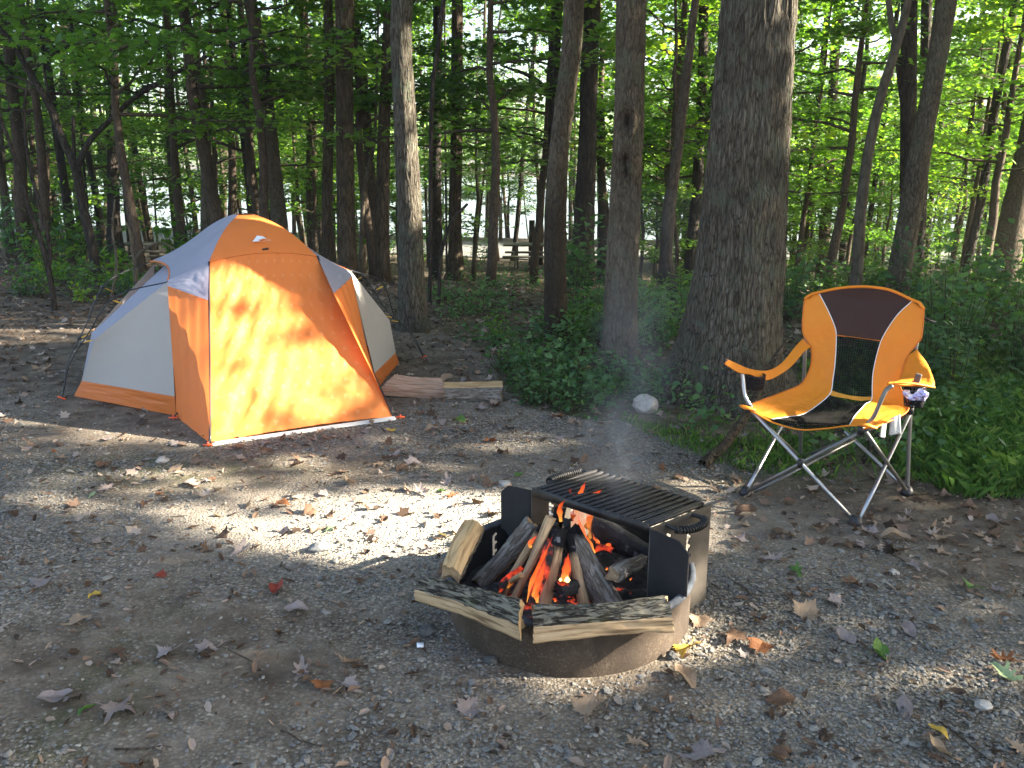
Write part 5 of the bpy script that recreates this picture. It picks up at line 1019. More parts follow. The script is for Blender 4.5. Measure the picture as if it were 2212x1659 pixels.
    sL, sR = P(400, 838, .28), P(1100, 975, .28); rL, rR = P(722, 860, -.30), P(1412, 850, -.24)
    def leg(a, b, mat=m_st, r=.0095): cord('leg', [a, b], r, mat, k=4)
    leg(fB, sL-[0, 0, .0]); leg(fA+CF*.012, sR-[0, 0, .01], m_sd); leg(fB+CA*.012, rR-[0, 0, .02]); leg(fC, sR+CA*.02-[0, 0, .005], m_sd); leg(fC-CF*.012, P(1000, 985, -.27), m_st); leg(fC-CF*.012+CA*0, P(1000, 985, -.27), m_st) if False else None
    leg(fD, rR-CF*.02-[0, 0, .03], m_sd); leg(fA, P(600, 955, -.1), m_st); leg(fD, sL+[0, 0, -.01], m_sd); leg(P(430, 1370, .28), P(1060, 1040, -.15), m_sd, .008)
    cord('back_post', [fC+[0, 0, 0], P(1412, 850, -.26), P(1440, 520, -.295), P(1455, 400, -.335), P(1468, 250, -.41)], .0105, m_sd, k=30)
    cord('back_post', [fD, P(724, 980, -.33), P(742, 640, -.31), P(752, 420, -.325), P(765, 210, -.40)], .0105, m_sd, k=30)
    for q in (fA, fB, fC, fD): mb = MB(); mb.add(*tube([q-[0, 0, .014], q+[0, 0, .004], q+[0, 0, .03]], [.033, .030, .016], 14)); mb.build('foot', m_bk, root)
    for q in (sL, sR, rR, rL, (fB+sL)/2, ): mb = MB(); mb.add(*tube([q-[0, 0, .022], q+[0, 0, .018]], .016, 12)); mb.build('joint', m_bk, root) if q is not (fB+sL)/2 else None
    mb = MB(); q = P(1530, 290, -.44); mb.add(*tube([P(1490, 270, -.38), q, P(1560, 300, -.47)], [.008, .012, .014], 8, flat=.5)); mb.build('carry_strap', m_bk, root)
    # arms: front uprights and fabric armrests
    cord('arm_post', [P(405, 825, .28), P(378, 778, .28), P(368, 740, .275), P(362, 680, .265), P(356, 625, .26)], .0095, m_st, k=30)
    cord('arm_post', [P(1130, 950, .29), P(1180, 895, .285), P(1215, 820, .28), P(1240, 765, .275), P(1265, 722, .265), P(1300, 700, .25)], .0095, m_sd, k=30)
    def sheet(nm, A, B, mat=m_or, k=10, crown_=.0, m=40):
        A = spline(A, m); B = spline(B, m); u = np.linspace(0, 1, k)[None, :, None]; S = A[:, None]*(1-u)+B[:, None]*u; S[..., 2] += crown_*np.sin(np.pi*u[..., 0]); mb = MB(); mb.add(S.reshape(-1, 3), grid_faces(m, k)); return mb.build(nm, mat, root, solid=.004)
    # left arm: from behind-left post forward, twisted strap
    sheet('armrest', [P(735, 405, -.30), P(680, 465, -.20), P(600, 560, -.05), P(510, 605, .08), P(400, 595, .20), P(330, 565, .26), P(255, 532, .30)], [P(785, 455, -.27), P(740, 490, -.20), P(650, 590, -.05), P(515, 665, .10), P(405, 628, .24), P(335, 618, .28), P(246, 565, .34)])
    cord('armrest_end', [P(238, 540, .31), P(258, 550, .31)], .011, m_bk, k=4)
    # right arm: standing flap behind, horizontal rest in front
    sheet('armrest', [P(1440, 485, -.28), P(1400, 515, -.24), P(1375, 570, -.20), P(1350, 650, -.08), P(1300, 678, .08), P(1268, 690, .22)], [P(1462, 492, -.27), P(1505, 545, -.18), P(1540, 610, -.06), P(1560, 705, .06), P(1450, 702, .15), P(1275, 703, .25)], crown_=.012, m=60)
    cord('armrest_edge', [P(1268, 690, .24), P(1330, 683, .22), P(1420, 686, .18), P(1500, 697, .12), P(1558, 708, .06)], .009, m_or, .6)
    # cup holders
    m_cup = meshmat('cup_net', (.012, .012, .014), .25, 60)
    def cup(c0, r, h, name='cup_holder', sq=1.0):
        a = np.arange(25)*2*math.pi/24; S = np.stack([c0+np.stack([np.cos(a)*r*k, np.sin(a)*r*k, np.full(25, -h*z)], 1) for z, k in ((0, 1), (.3, 1.0), (.6, .97), (.95, .88), (1, .6))], 0); mb = MB(); mb.add(S.reshape(-1, 3), grid_faces(5, 25), uv=np.stack([np.tile(a*r, 5), np.repeat(np.array([0, .3, .6, .95, 1])*h, 25)], 1)); o = mb.build(name, m_cup, root)
        mb = MB(); mb.add(*tube(S[0][:-1].tolist()+[S[0][0].tolist()], .003, 6)); mb.build('cup_rim', m_bk, root)
    cup(P(440, 632, .17), .048, .075)
    cq = P(1440, 745, .10); cup(cq+[0, 0, .035], .046, .10)
    # care label hanging under the seat
    t = NT('care_label'); uv = t.n('UVMap'); w_ = t.n('TexWave', {'Vector': uv, 'Scale': 3.2, 'Distortion': .0}, bands_direction='Y'); ns = t.noise(t.mp(uv, (40, 8, 1)), 3, 2); m_lab = t.done(t.pbr(t.mix(t.math('MULTIPLY', t.math('GREATER_THAN', w_, .62), t.math('GREATER_THAN', ns, .48)), (.62, .61, .57), (.30, .30, .29)), .8))
    for k, (tl, tr, br, bl) in enumerate([((1285, 905), (1345, 880), (1352, 1000), (1275, 1012)), ((1228, 935), (1262, 918), (1250, 1030), (1218, 1020))]):
        a, b, c_, d = P(*tl, .12), P(*tr, .10), P(*br, .11), P(*bl, .13); S = coons(np.linspace(d, c_, 8), np.linspace(a, b, 8), np.linspace(d, a, 10), np.linspace(c_, b, 10)); S += (.004*np.sin(np.linspace(0, 5, 8)))[None, :, None]*CF
        mb = MB(); mb.add(S.reshape(-1, 3), grid_faces(10, 8), uv=np.stack([np.tile(np.linspace(0, 1, 8), 10), np.repeat(np.linspace(0, 1, 10), 8)], 1)); mb.build('care_label', m_lab, root, solid=.001)
    # crumpled foil bag in the right cup holder, lighter standing on the arm
    bm = bmesh.new(); bmesh.ops.create_icosphere(bm, subdivisions=4, radius=1); V = np.array([v.co[:] for v in bm.verts]); F = [tuple(v.index for v in f.verts) for f in bm.faces]; bm.free(); rg = np.random.default_rng(9)
    for nn in rg.normal(size=(26, 3)): nn = nn/np.linalg.norm(nn); d = V@nn; V = V-np.maximum(d-rg.uniform(.55, .85), 0)[:, None]*nn*rg.uniform(.7, 1.3)
    V = V*(1+.12*fbm(V[:, 0]*5, V[:, 1]*5, V[:, 2]*5, 2))[:, None]; V = V[:, 0:1]*CA*.060+V[:, 1:2]*CF*.045+V[:, 2:3]*np.array([0, 0, .048])
    t = NT('crumpled_foil'); cc = t.co(); ck = t.n('TexChecker', {'Vector': cc, 'Scale': 260.0}, out=1); col = t.mix(t.ramp(t.noise(cc, 12, 2), [(.48, 0), (.55, 1)]), (.75, .74, .80), t.mix(ck, (.30, .26, .55), (.5, .47, .7)))
    m_f = t.done(t.pbr(col, .28, t.bump(t.vor(cc, 55), .5, .01), metal=.75)); mb = MB(); mb.add(V, F); o = mb.build('foil_bag', m_f, None, None, smooth=False); o.location = cq+CA*.012+CF*.02+np.array([0, 0, -.002]); tag(o, 'crumpled shiny silver and purple foil bag stuffed under the right armrest of the chair', 'snack bag')
    g = P(1445, 690, .12); lr = empty('lighter', g, 'small grey lighter with red button standing in the right armrest of the chair', 'lighter'); ax = np.array([CA, CF, [0, 0, 1]]); t = NT('grey_plastic'); m_g = t.done(t.pbr((.07, .065, .06), .5)); t = NT('red_plastic'); m_r = t.done(t.pbr((.45, .03, .02), .4))
    d = nrm(np.array([0, 0, 1])+CA*.18); ax = np.array([nrm(CA-d*(CA@d)), nrm(np.cross(d, CA)), d]); mb = MB(); mb.add(*box(g+d*.018, .026, .016, .062, ax)); mb.build('lighter_body', m_g, lr, smooth=False, bevel=.004); mb = MB(); mb.add(*box(g+d*.006-ax[0]*.008+CF*.010, .016, .010, .016, ax)); mb.build('button', m_r, lr, smooth=False, bevel=.003)
mk_chair()
# ------------------------------------------------------------------ fire ring with grill
def c2(x, y): return 877.8+x*.3125, 976.5+y*.3125
def F2(x, y, yy): return onY(*c2(x, y), yy)
def mk_pit():
    cx, cy = RING; root = empty('fire_ring', (cx, cy, 0), 'round steel fire ring with hinged black cooking grate, on the gravel', 'fire pit')
    t = NT('rusty_ring_steel'); c = t.co(); sp = t.noise(c, 150, 2, .7); col = t.ramp(t.noise(c, 5, 4), [(.3, (.042, .031, .022)), (.7, (.085, .062, .044))]); col = t.mix(t.ramp(sp, [(.58, 0), (.66, .6)]), col, (.17, .135, .10)); col = t.mix(t.ramp(t.noise(c, 90, 2), [(.30, .7), (.38, 0)]), col, (.03, .022, .016))
    col = t.mix(t.ramp(t.noise(t.mp(c, (1, 1, .5)), 3.2, 5, .7), [(.42, 0), (.6, .75)]), col, (.030, .023, .018)); col = t.mix(t.ramp(t.noise(c, 11, 5, .7), [(.55, 0), (.68, .5)]), col, (.12, .10, .08)); m_out = t.done(t.pbr(col, .85, t.bump(sp, .4, .003), spec=.2))
    t = NT('sooty_steel'); c = t.co(); m_in = t.done(t.pbr(t.ramp(t.noise(c, 8, 4), [(.35, (.005, .005, .006)), (.7, (.016, .016, .018))]), .8, t.bump(t.noise(c, 60, 3), .3, .003)))
    t = NT('worn_steel_rim'); c = t.co(); m_rim = t.done(t.pbr(t.ramp(t.noise(c, 14, 4), [(.35, (.035, .04, .05)), (.6, (.08, .09, .11)), (.75, (.12, .09, .07))]), .85, spec=.2))
    t = NT('black_grate_steel'); c = t.co(); m_gr = t.done(t.pbr(t.ramp(t.noise(c, 20, 4), [(.4, (.006, .006, .007)), (.75, (.035, .032, .030))]), .5, t.bump(t.noise(c, 120, 3), .4, .002), spec=.4))
    t = NT('brown_panel_steel'); c = t.co(); ns = t.noise(c, 6, 4); col = t.ramp(ns, [(.35, (.045, .038, .030)), (.6, (.085, .072, .058)), (.75, (.05, .058, .068))]); col = t.mix(t.ramp(t.vor(c, 17), [(.07, .8), (.11, 0)]), col, (.01, .008, .007)); m_pan = t.done(t.pbr(col, .65, t.bump(t.noise(c, 80, 3), .2, .002), spec=.3))
    a = np.linspace(0, 2*math.pi, 145)[:-1]; Z = np.linspace(-.03, .178, 10); h = lambda r: np.stack([np.stack([cx+np.cos(a)*r, cy+np.sin(a)*r, np.full_like(a, z)], 1) for z in Z], 0)
    def cyl(r, mat, nm, flip):
        V = h(r); m, n, _ = V.shape; i, j = np.meshgrid(np.arange(m-1), np.arange(n), indexing='ij'); k = (j+1) % n; F = np.stack([i*n+j, i*n+k, (i+1)*n+k, (i+1)*n+j], -1).reshape(-1, 4); F = F[:, ::-1] if flip else F
        mb = MB(); mb.add(V.reshape(-1, 3), F); return mb.build(nm, mat, root)
    cyl(RR, m_out, 'outer_wall', False); cyl(RR-.006, m_in, 'inner_wall', True)
    ring = np.stack([cx+np.cos(a)*(RR+.001), cy+np.sin(a)*(RR+.001), np.full_like(a, .182)], 1); seg = 10; V = []; T = np.stack([np.cos(a), np.sin(a), 0*a], 1)
    b = np.arange(seg)*2*math.pi/seg; V = ring[:, None]+(.0135*np.cos(b))[None, :, None]*T[:, None]+(.0135*np.sin(b))[None, :, None]*np.array([0, 0, 1.])
    i, j = np.meshgrid(np.arange(len(a)), np.arange(seg), indexing='ij'); F = np.stack([i*seg+j, ((i+1) % len(a))*seg+j, ((i+1) % len(a))*seg+(j+1) % seg, i*seg+(j+1) % seg], -1).reshape(-1, 4); mb = MB(); mb.add(V.reshape(-1, 3), F); mb.build('rim', m_rim, root)
    # grate corners
    ZG = .40; NL, NR, FR_, FL_ = G(1153, 1058, ZG), G(1398, 1137, ZG), G(1518, 1090, ZG), G(1281, 1018, ZG)
    X = nrm(NR-NL); Yd = nrm(FR_-NR); Yd = nrm(Yd-X*(Yd@X)*.0); W = np.linalg.norm(NR-NL); D = np.linalg.norm(FR_-NR)
    mb = MB(); nb = 17
    for k in range(nb):
        u = (k+.6)/nb; A = NL+(NR-NL)*u; B = FL_+(FR_-FL_)*u; mb.add(*tube([A+[0, 0, .006], B+[0, 0, .006]], .0078, 8))
    for A, B in ((NL, NR), (FL_, FR_)): mb.add(*box((A+B)/2-[0, 0, .008], np.linalg.norm(B-A)+.01, .006, .034, np.array([nrm(B-A), nrm(np.cross([0, 0, 1], B-A)), [0, 0, 1]])))
    for A, B in ((NL, FL_), (NR, FR_)): mb.add(*tube([A+(NR-NL)*(.012 if A is NL else -.012)+[0, 0, .0], B+(NR-NL)*(.012 if A is NL else -.012)], .009, 8))
    mb.build('grate', m_gr, root)
    # coiled handles
    def handle(A, B, out, nm='handle', k=1.0):
        pts = spline([A, A+out*.065*k, (A+B)/2+out*.088*k, B+out*.065*k, B], 60); mb = MB(); mb.add(*tube(pts, .0075, 8)); o = mb.build(nm, m_gr, root)
        T, U, Wv = frames(pts); hs = []; K = 18*10
        for q in range(K): f = .20+.60*q/K; i = f*59; i0 = int(i); p = pts[i0]+(pts[min(59, i0+1)]-pts[i0])*(i-i0); an = q*2*math.pi/10; hs.append(p+U[i0]*math.cos(an)*.0125+Wv[i0]*math.sin(an)*.0125)
        mb = MB(); mb.add(*tube(hs, .0032, 6)); mb.build('coil', m_gr, o, org=world_loc(root))
        return o
    handle(NR+(FR_-NR)*.28-[0, 0, .012], NR+(FR_-NR)*.74-[0, 0, .012], nrm(X*1.0-[0, 0, .10])); handle(NL+(FL_-NL)*.38-[0, 0, .0], NL+(FL_-NL)*.92+[0, 0, .0], nrm(-X*1.0+[0, 0, -.10]), k=.6)
    # side panels with notched slots and front shields
    def panel(A, B, ext, nm):
        L_ = np.linalg.norm(B-A)+ext; e = nrm(B-A); top = ZG-.004; H0 = -.03
        outl = [(0, H0), (L_, H0), (L_, top), (0, top)]; slots = []
        for s0 in (L_*.26, L_*.60):
            z1 = top-.045; z0 = top-.19; w = .016; pts = [(s0, z0), (s0+w, z0)]; nz = 4
            for k in range(nz):
                zz = z0+.012+(z1-z0)*k/nz; pts += [(s0+w, zz), (s0+w+.012, zz+.004), (s0+w+.012, zz+.014), (s0+w, zz+.018)]
            pts += [(s0+w, z1), (s0, z1)]; slots.append(pts)
        o3 = np.array([A[0], A[1], 0]); n3 = np.cross(e, [0, 0, 1]); plate(nm, [outl]+slots, .005, m_pan, root, basis(o3, e, (0, 0, 1), n3))
    off = X*.012
    panel(NR+off, FR_+off, .03, 'side_panel'); panel(NL-off, FL_-off, .03, 'side_panel')
    for A, s in ((NR+off*1.3, 1), (NL-off*1.3, -1)):
        w = .150; top = ZG-.006; o3 = np.array([A[0], A[1], 0]); e = X*s; outl = [(0, -.02), (.085, -.02), (.105, .165), (.128, .192), (w, .192), (w, top-.045), (w-.035, top-.012), (w-.04, top-.010), (0, top)]
        plate('shield', [outl], .006, m_in, root, basis(o3, e, (0, 0, 1), np.cross(e, [0, 0, 1])))
    # ash bed inside
    t = NT('ash_bed'); c = t.co(); n1 = t.noise(c, 18, 5, .7); col = t.ramp(n1, [(.35, (.008, .008, .009)), (.55, (.035, .033, .034)), (.72, (.20, .19, .19))]); em = t.math('MULTIPLY', t.ramp(t.noise(c, 26, 4, .6), [(.56, 0), (.66, 1)]), t.ramp(t.n('VectorMath', {0: c, 1: (0, -.03, 0)}, out=1, operation='DISTANCE'), [(.12, 1), (.26, 0)]))
    m_ash = t.done(t.pbr(col, .95, t.bump(n1, .8, .02), **{'Emission Color': (1, .08, .02, 1), 'Emission Strength': t.math('MULTIPLY', em, 0.14)}))
    r = np.linspace(0, RR-.012, 26); Rg, Ag = np.meshgrid(r, a, indexing='ij'); Vx, Vy = cx+Rg*np.cos(Ag), cy+Rg*np.sin(Ag); Vz = .030+.035*(1-(Rg/RR)**2)+.016*fbm(Vx*14, Vy*14, 1., 4); n = len(a); i, j = np.meshgrid(np.arange(25), np.arange(n), indexing='ij'); k = (j+1) % n
    V = np.stack([Vx, Vy, Vz], -1).reshape(-1, 3); me = rawmesh('ash_bed', V-[cx, cy, 0], np.stack([i*n+j, (i+1)*n+j, (i+1)*n+k, i*n+k], -1).reshape(-1, 4), m_ash); o = link('ash_bed', me); o.location = (cx, cy, 0); tag(o, 'bed of dark ash and glowing embers inside the fire ring', None, None, 'stuff')
mk_pit()

# ------------------------------------------------------------------ firewood
def woodmat(nm, a, b, c_, sc=26):
    t = NT(nm); c = t.co('Generated'); ob = t.n('UVMap'); g = t.noise(t.mp(ob, (3, 34, 1)), 2.0, 5, .6, .8); g2 = t.noise(t.mp(ob, (4, 8, 1)), 2.0, 3)
    col = t.ramp(g, [(.30, a), (.52, b), (.75, c_)]); col = t.mix(t.math('MULTIPLY', g2, .35), col, a); ch = t.attr('char'); cn = t.math('ADD', ch, t.math('MULTIPLY', t.math('SUBTRACT', t.noise(ob, 12, 4), .5), .45)); ck = t.ramp(cn, [(.70, 0), (.84, 1)])
    col = t.mix(ck, col, t.mix(t.ramp(t.noise(ob, 30, 3), [(.62, 0), (.7, .7)]), (.008, .008, .009), (.20, .20, .21))); return t.done(t.pbr(col, .85, t.bump(g, .5, .004), spec=.15))
M_w1 = woodmat('split_wood', (.14, .09, .05), (.50, .35, .20), (.64, .50, .32)); M_w2 = woodmat('pale_split_wood', (.18, .11, .055), (.48, .33, .17), (.60, .44, .25)); M_w3 = woodmat('pinkish_split_wood', (.20, .13, .09), (.38, .27, .195), (.54, .41, .31))
def barkwood(nm, lich=(.235, .215, .165), moss=True, dk=(.022, .017, .013), md=(.07, .062, .05)):
    t = NT(nm); ob = t.n('UVMap'); cw = t.n('VectorMath', {0: t.mp(ob, (10, 34, 1)), 1: t.n('TexNoise', {'Vector': ob, 'Scale': 14.0}, out=1)}, operation='ADD'); v = t.noise(t.mp(ob, (7, 42, 1)), 2.0, 4, .6, 1.2); n = t.noise(t.mp(ob, (40, 90, 1)), 2, 4, .7)
    h = t.math('ADD', t.ramp(v, [(.40, 0), (.54, 1)]), t.math('MULTIPLY', n, .8)); col = t.ramp(t.math('MULTIPLY', h, .6), [(.15, dk), (.5, md), (.9, lich)])
    if moss: col = t.mix(t.ramp(t.noise(ob, 5, 4), [(.55, 0), (.66, .6)]), col, (.07, .085, .025))
    ch = t.attr('char'); ck = t.ramp(t.math('ADD', ch, t.math('MULTIPLY', t.math('SUBTRACT', t.noise(ob, 12, 4), .5), .45)), [(.70, 0), (.84, 1)]); col = t.mix(ck, col, (.008, .008, .009)); return t.done(t.pbr(col, .92, t.bump(h, .9, .008), spec=.15))
M_lb = barkwood('log_bark'); M_lb2 = barkwood('grey_log_bark', (.26, .24, .215), False, (.10, .08, .062), (.22, .185, .15))
t = NT('charcoal'); c = t.co(); v = t.vor(c, 42, 'DISTANCE_TO_EDGE'); M_char = t.done(t.pbr(t.mix(t.ramp(t.noise(c, 22, 4), [(.60, 0), (.70, .8)]), (.008, .008, .010), (.16, .16, .17)), .7, t.bump(v, .8, .006)))
t = NT('glowing_ember_wood'); c = t.co(); v = t.vor(c, 48, 'DISTANCE_TO_EDGE'); n_ = t.noise(c, 14, 4, .6); em = t.math('MULTIPLY', t.ramp(n_, [(.46, 0), (.68, 1)]), t.ramp(v, [(.02, 1.0), (.3, .5)]))
M_ember = t.done(t.pbr((.012, .009, .009), .9, t.bump(v, .5, .006), **{'Emission Color': (1, .075, .018, 1), 'Emission Strength': t.math('MULTIPLY', em, 0.17)}))
def log(label, A, B, prof, up, mats=None, bark=(), name='log', n=26, char=None, rough=.0035, sd=0, group=None, skew=0.0, parent=None):
    """prof: closed outline [(side, up)] in metres; bark: indices of outline edges that carry bark; char: (start, end) values along"""
    A, B = np.asarray(A, float), np.asarray(B, float); T = nrm(B-A); U = np.asarray(up, float); U = nrm(U-T*(U@T)); Sd = np.cross(T, U); L = np.linalg.norm(B-A)
    pf = []; ed = []
    k = len(prof)
    for i in range(k):
        p, q = np.array(prof[i]), np.array(prof[(i+1) % k]); m = max(2, int(np.linalg.norm(q-p)/.007))
        for j in range(m): pf.append(p+(q-p)*j/m); ed.append(i)
    pf = np.array(pf); ed = np.array(ed); m = len(pf); s = np.linspace(0, 1, n); isb = np.isin(ed, list(bark)); per = np.concatenate([[0], np.cumsum(np.linalg.norm(np.diff(pf, axis=0), axis=1))])
    S, Q = np.meshgrid(s, np.arange(m), indexing='ij'); nr = pf/(np.linalg.norm(pf, axis=1)[:, None]+1e-9)
    pp = pf[Q]; d = rough*1.2*fbm(S*L*14+sd, per[Q]*70, sd, 3)+rough*np.sin(S*3+sd)*1.5; d = d+np.where(isb[Q], rough*2.2*(vnoise(S*L*60, per[Q]*160, sd)-.5), rough*.6*(vnoise(S*L*6, per[Q]*260, sd)-.5))
    pp = pp+nr[Q]*d[..., None]; e = (vnoise(per*90+sd, 3., 0)-.5)*.022; off = np.where(S == 0, e[Q], 0)+np.where(S == 1, -e[Q], 0)+skew*pp[..., 0]*np.where(S > .5, 1, -1)*(np.abs(S-.5)*2)**6
    V = A+(S*L+off)[..., None]*T+pp[..., 0:1]*Sd+pp[..., 1:2]*U; bow = (.006*np.sin(np.pi*S)*(1 if sd % 2 else -1))[..., None]*Sd; V = V+bow
    F = []; mi = []
    for i in range(n-1):
        for j in range(m): kk = (j+1) % m; F.append((i*m+j, i*m+kk, (i+1)*m+kk, (i+1)*m+j)); mi.append(1 if isb[j] else 0)
    Vv = V.reshape(-1, 3); uv = np.stack([(S*L).ravel(), per[Q].ravel()], 1); cen = len(Vv); Vv = np.vstack([Vv, V[0].mean(0), V[-1].mean(0)]); uv = np.vstack([uv, [0, 0], [L, 0]])
    # end grain carries its own corners
    e0 = len(Vv); Vv = np.vstack([Vv, V[0], V[-1]]); uv = np.vstack([uv, pf*1.0+.3, pf*1.0+.5])
    for j in range(m): kk = (j+1) % m; F.append((cen, e0+kk, e0+j)); mi.append(2); F.append((cen+1, e0+m+j, e0+m+kk)); mi.append(2)
    ch = np.zeros(len(Vv)) if char is None else np.concatenate([(char[0]+(char[1]-char[0])*S**(char[2] if len(char) > 2 else 1)).ravel(), char[:2], np.full(m, char[0]), np.full(m, char[1])])
    mats = mats or [M_w1, M_lb, M_w1]; org = A
    me = rawmesh(name, Vv-org, F, mats, mi, True, {'char': ch}, uv)
    md = link(name, me, parent); md.location = org if parent is None else Vector(org)-world_loc(parent)
    at = me.attributes.get('sharp_face')
    return tag(md, label, 'log', group) if parent is None else md
def wedge(w, h, bulge=.012): return [(-w/2, 0), (w/2, 0), (w/2*.9, h*.7), (w*.28, h+bulge*.3), (0, h+bulge*.5), (-w*.28, h+bulge*.3), (-w/2*.9, h*.7)]
# front-right log on the rim: split face to the front, bark on top
yl = 2.395
log('split log with mossy bark on top, lying on the right front of the ring rim', F2(885, 1215, yl)+[0, .035, 0], F2(1830, 1165, yl)+[0, .05, 0], [(-.050, -.046), (.046, -.046), (.046, .010), (.030, .034), (-.010, .048), (-.046, .038)], (0, 0, 1), bark=(2, 3, 4), sd=3, n=50, rough=.0055)
A = F2(140, 935, 2.62); B = F2(790, 1150, 2.40)
log('split log with lichened bark on top, lying on the left front of the ring rim', A+[0, .02, -.012], B+[0, .01, -.002], [(-.046, -.036), (.042, -.046), (.046, .004), (.028, .034), (-.012, .046), (-.044, .030)], (0, 0, 1), bark=(2, 3, 4), sd=4, n=50, rough=.0055, mats=[M_w1, M_lb, M_w2], skew=.5)
A = F2(305, 815, 2.66); B = F2(462, 520, 2.90)
log('pale split log leaning over the left edge of the ring', A+[0, 0, -.01], B, [(-.034, -.026), (.036, -.032), (.040, .004), (.012, .032), (-.030, .026)], (-.2, -1, .5), bark=(1,), mats=[M_w2, M_lb, M_w1], sd=6, n=30)
# teepee of burning logs
AP = 2.87
def tp(label, bx, by, tx, ty, w, h, mats, bark=(), char=(0, 1, 1), sd=0, yt=AP, yb=None, ext=34, up=(0, -1, .6), z=.045):
    X, Y = c2(bx, by); X2, Y2 = c2(tx, ty); dd = (X-X2)/(Y-Y2) if abs(Y-Y2) > 1 else 0; Bp = G(X+dd*ext, Y+ext, z) if yb is None else onY(X, Y, yb); T_ = onY(X2, Y2-9, yt)
    return log(label, Bp, T_, [(-w/2, -h/2), (w/2, -h/2), (w*.46, h*.2), (w*.2, h/2), (-w*.3, h*.45), (-w*.5, h*.15)], up, mats, bark, 'firewood', sd=sd, char=char, rough=.003)
tp('thin brown split stick of the burning teepee, leftmost of its front row', 750, 990, 995, 490, .032, .034, [M_w1, M_lb, M_w1], (), (-.3, .65, 2), 11, 2.84)
tp('light brown split log in the middle of the burning teepee, charred at the top', 960, 1040, 1060, 560, .054, .04, [M_w1, M_lb, M_w1], (), (-.7, 1.25, 1.1), 12, 2.82)
tp('narrow pale split log right of the central log of the teepee, charred above', 1215, 1005, 1120, 600, .038, .034, [M_w1, M_lb, M_w1], (), (-.6, 1.3, 1.1), 13, 2.84)
tp('thick bark-covered log at the right side of the teepee, charred at the top', 1400, 1035, 1130, 560, .088, .066, [M_w1, M_lb2, M_w1], (2, 3, 4, 5), (-.5, 1.05, 1.4), 14, 2.88, up=(.3, -1, .7))
tp('pale split log leaning at the left of the teepee behind the thin stick', 690, 950, 950, 540, .036, .032, [M_w1, M_lb, M_w1], (), (-.6, 1.0, 1.3), 22, 2.90, ext=14)
tp('pale split log leaning at the right of the teepee behind the bark-covered log', 1330, 900, 1165, 560, .036, .034, [M_w1, M_lb, M_w1], (), (-.5, 1.1, 1.2), 23, 2.95, ext=14)
tp('short split log at the back of the teepee reaching up to the grate', 1010, 800, 1065, 430, .036, .03, [M_w1, M_lb, M_w1], (), (-.2, 1.2, 1.2), 24, 2.96, ext=10)
tp('charred log behind the narrow pale one in the teepee', 1080, 950, 1110, 500, .034, .03, [M_char]*3, (), (1, 1), 15, 2.90, ext=10)
tp('blackened stick between the central log and the thin stick', 860, 1000, 1030, 520, .026, .026, [M_char]*3, (), (1, 1), 16, 2.92, ext=20)
tp('grey barked log at the back left of the teepee, in smoke', 560, 850, 880, 520, .072, .06, [M_w1, M_lb2, M_w1], (2, 3, 4, 5), (-.5, .7, 1.5), 17, 3.02, ext=20)
tp('small pale splinter at the left foot of the teepee', 655, 975, 790, 880, .012, .012, [M_w2, M_lb, M_w2], (), (-.5, .6), 18, 2.72, ext=8)
log('long charred log lying at the back right of the fire', F2(1250, 500, 3.10), F2(1660, 740, 2.98), wedge(.062, .05), (0, 0, 1), [M_char]*3, (), 'firewood', sd=19)
log('dark burnt log lying low at the right inside the ring', F2(1420, 890, 2.72), F2(1640, 780, 2.86), wedge(.045, .04), (0, 0, 1), [M_lb2, M_lb2, M_w1], (), 'firewood', sd=20, char=(.2, .5))
log('black charcoal chunk glowing under the narrow pale log', F2(1050, 985, 2.66), F2(1165, 960, 2.70), wedge(.05, .045), (0, 0, 1), [M_char]*3, (), 'firewood', sd=21)
def emb(label, a, b, w, ya, yb, sd): return log(label, F2(*a, ya), F2(*b, yb), [(-w/2, -w*.3), (w/2, -w*.3), (w*.4, w*.3), (-w*.4, w*.3)], (0, -1, .5), [M_ember]*3, (), 'ember_log', sd=sd)
emb('red glowing ember log between the thin stick and the central log', (860, 1060), (1000, 620), .034, 2.60, 2.80, 31); emb('red glowing ember log low at the left of the teepee', (640, 950), (800, 800), .018, 2.74, 2.84, 32)
emb('glowing ember piece under the flames in the middle of the teepee', (1085, 900), (1115, 720), .030, 2.64, 2.78, 33); emb('glowing embers behind the thick bark-covered log', (1310, 660), (1420, 680), .030, 2.92, 2.90, 34)
tag(bpy.data.objects['ember_log'], None, None)
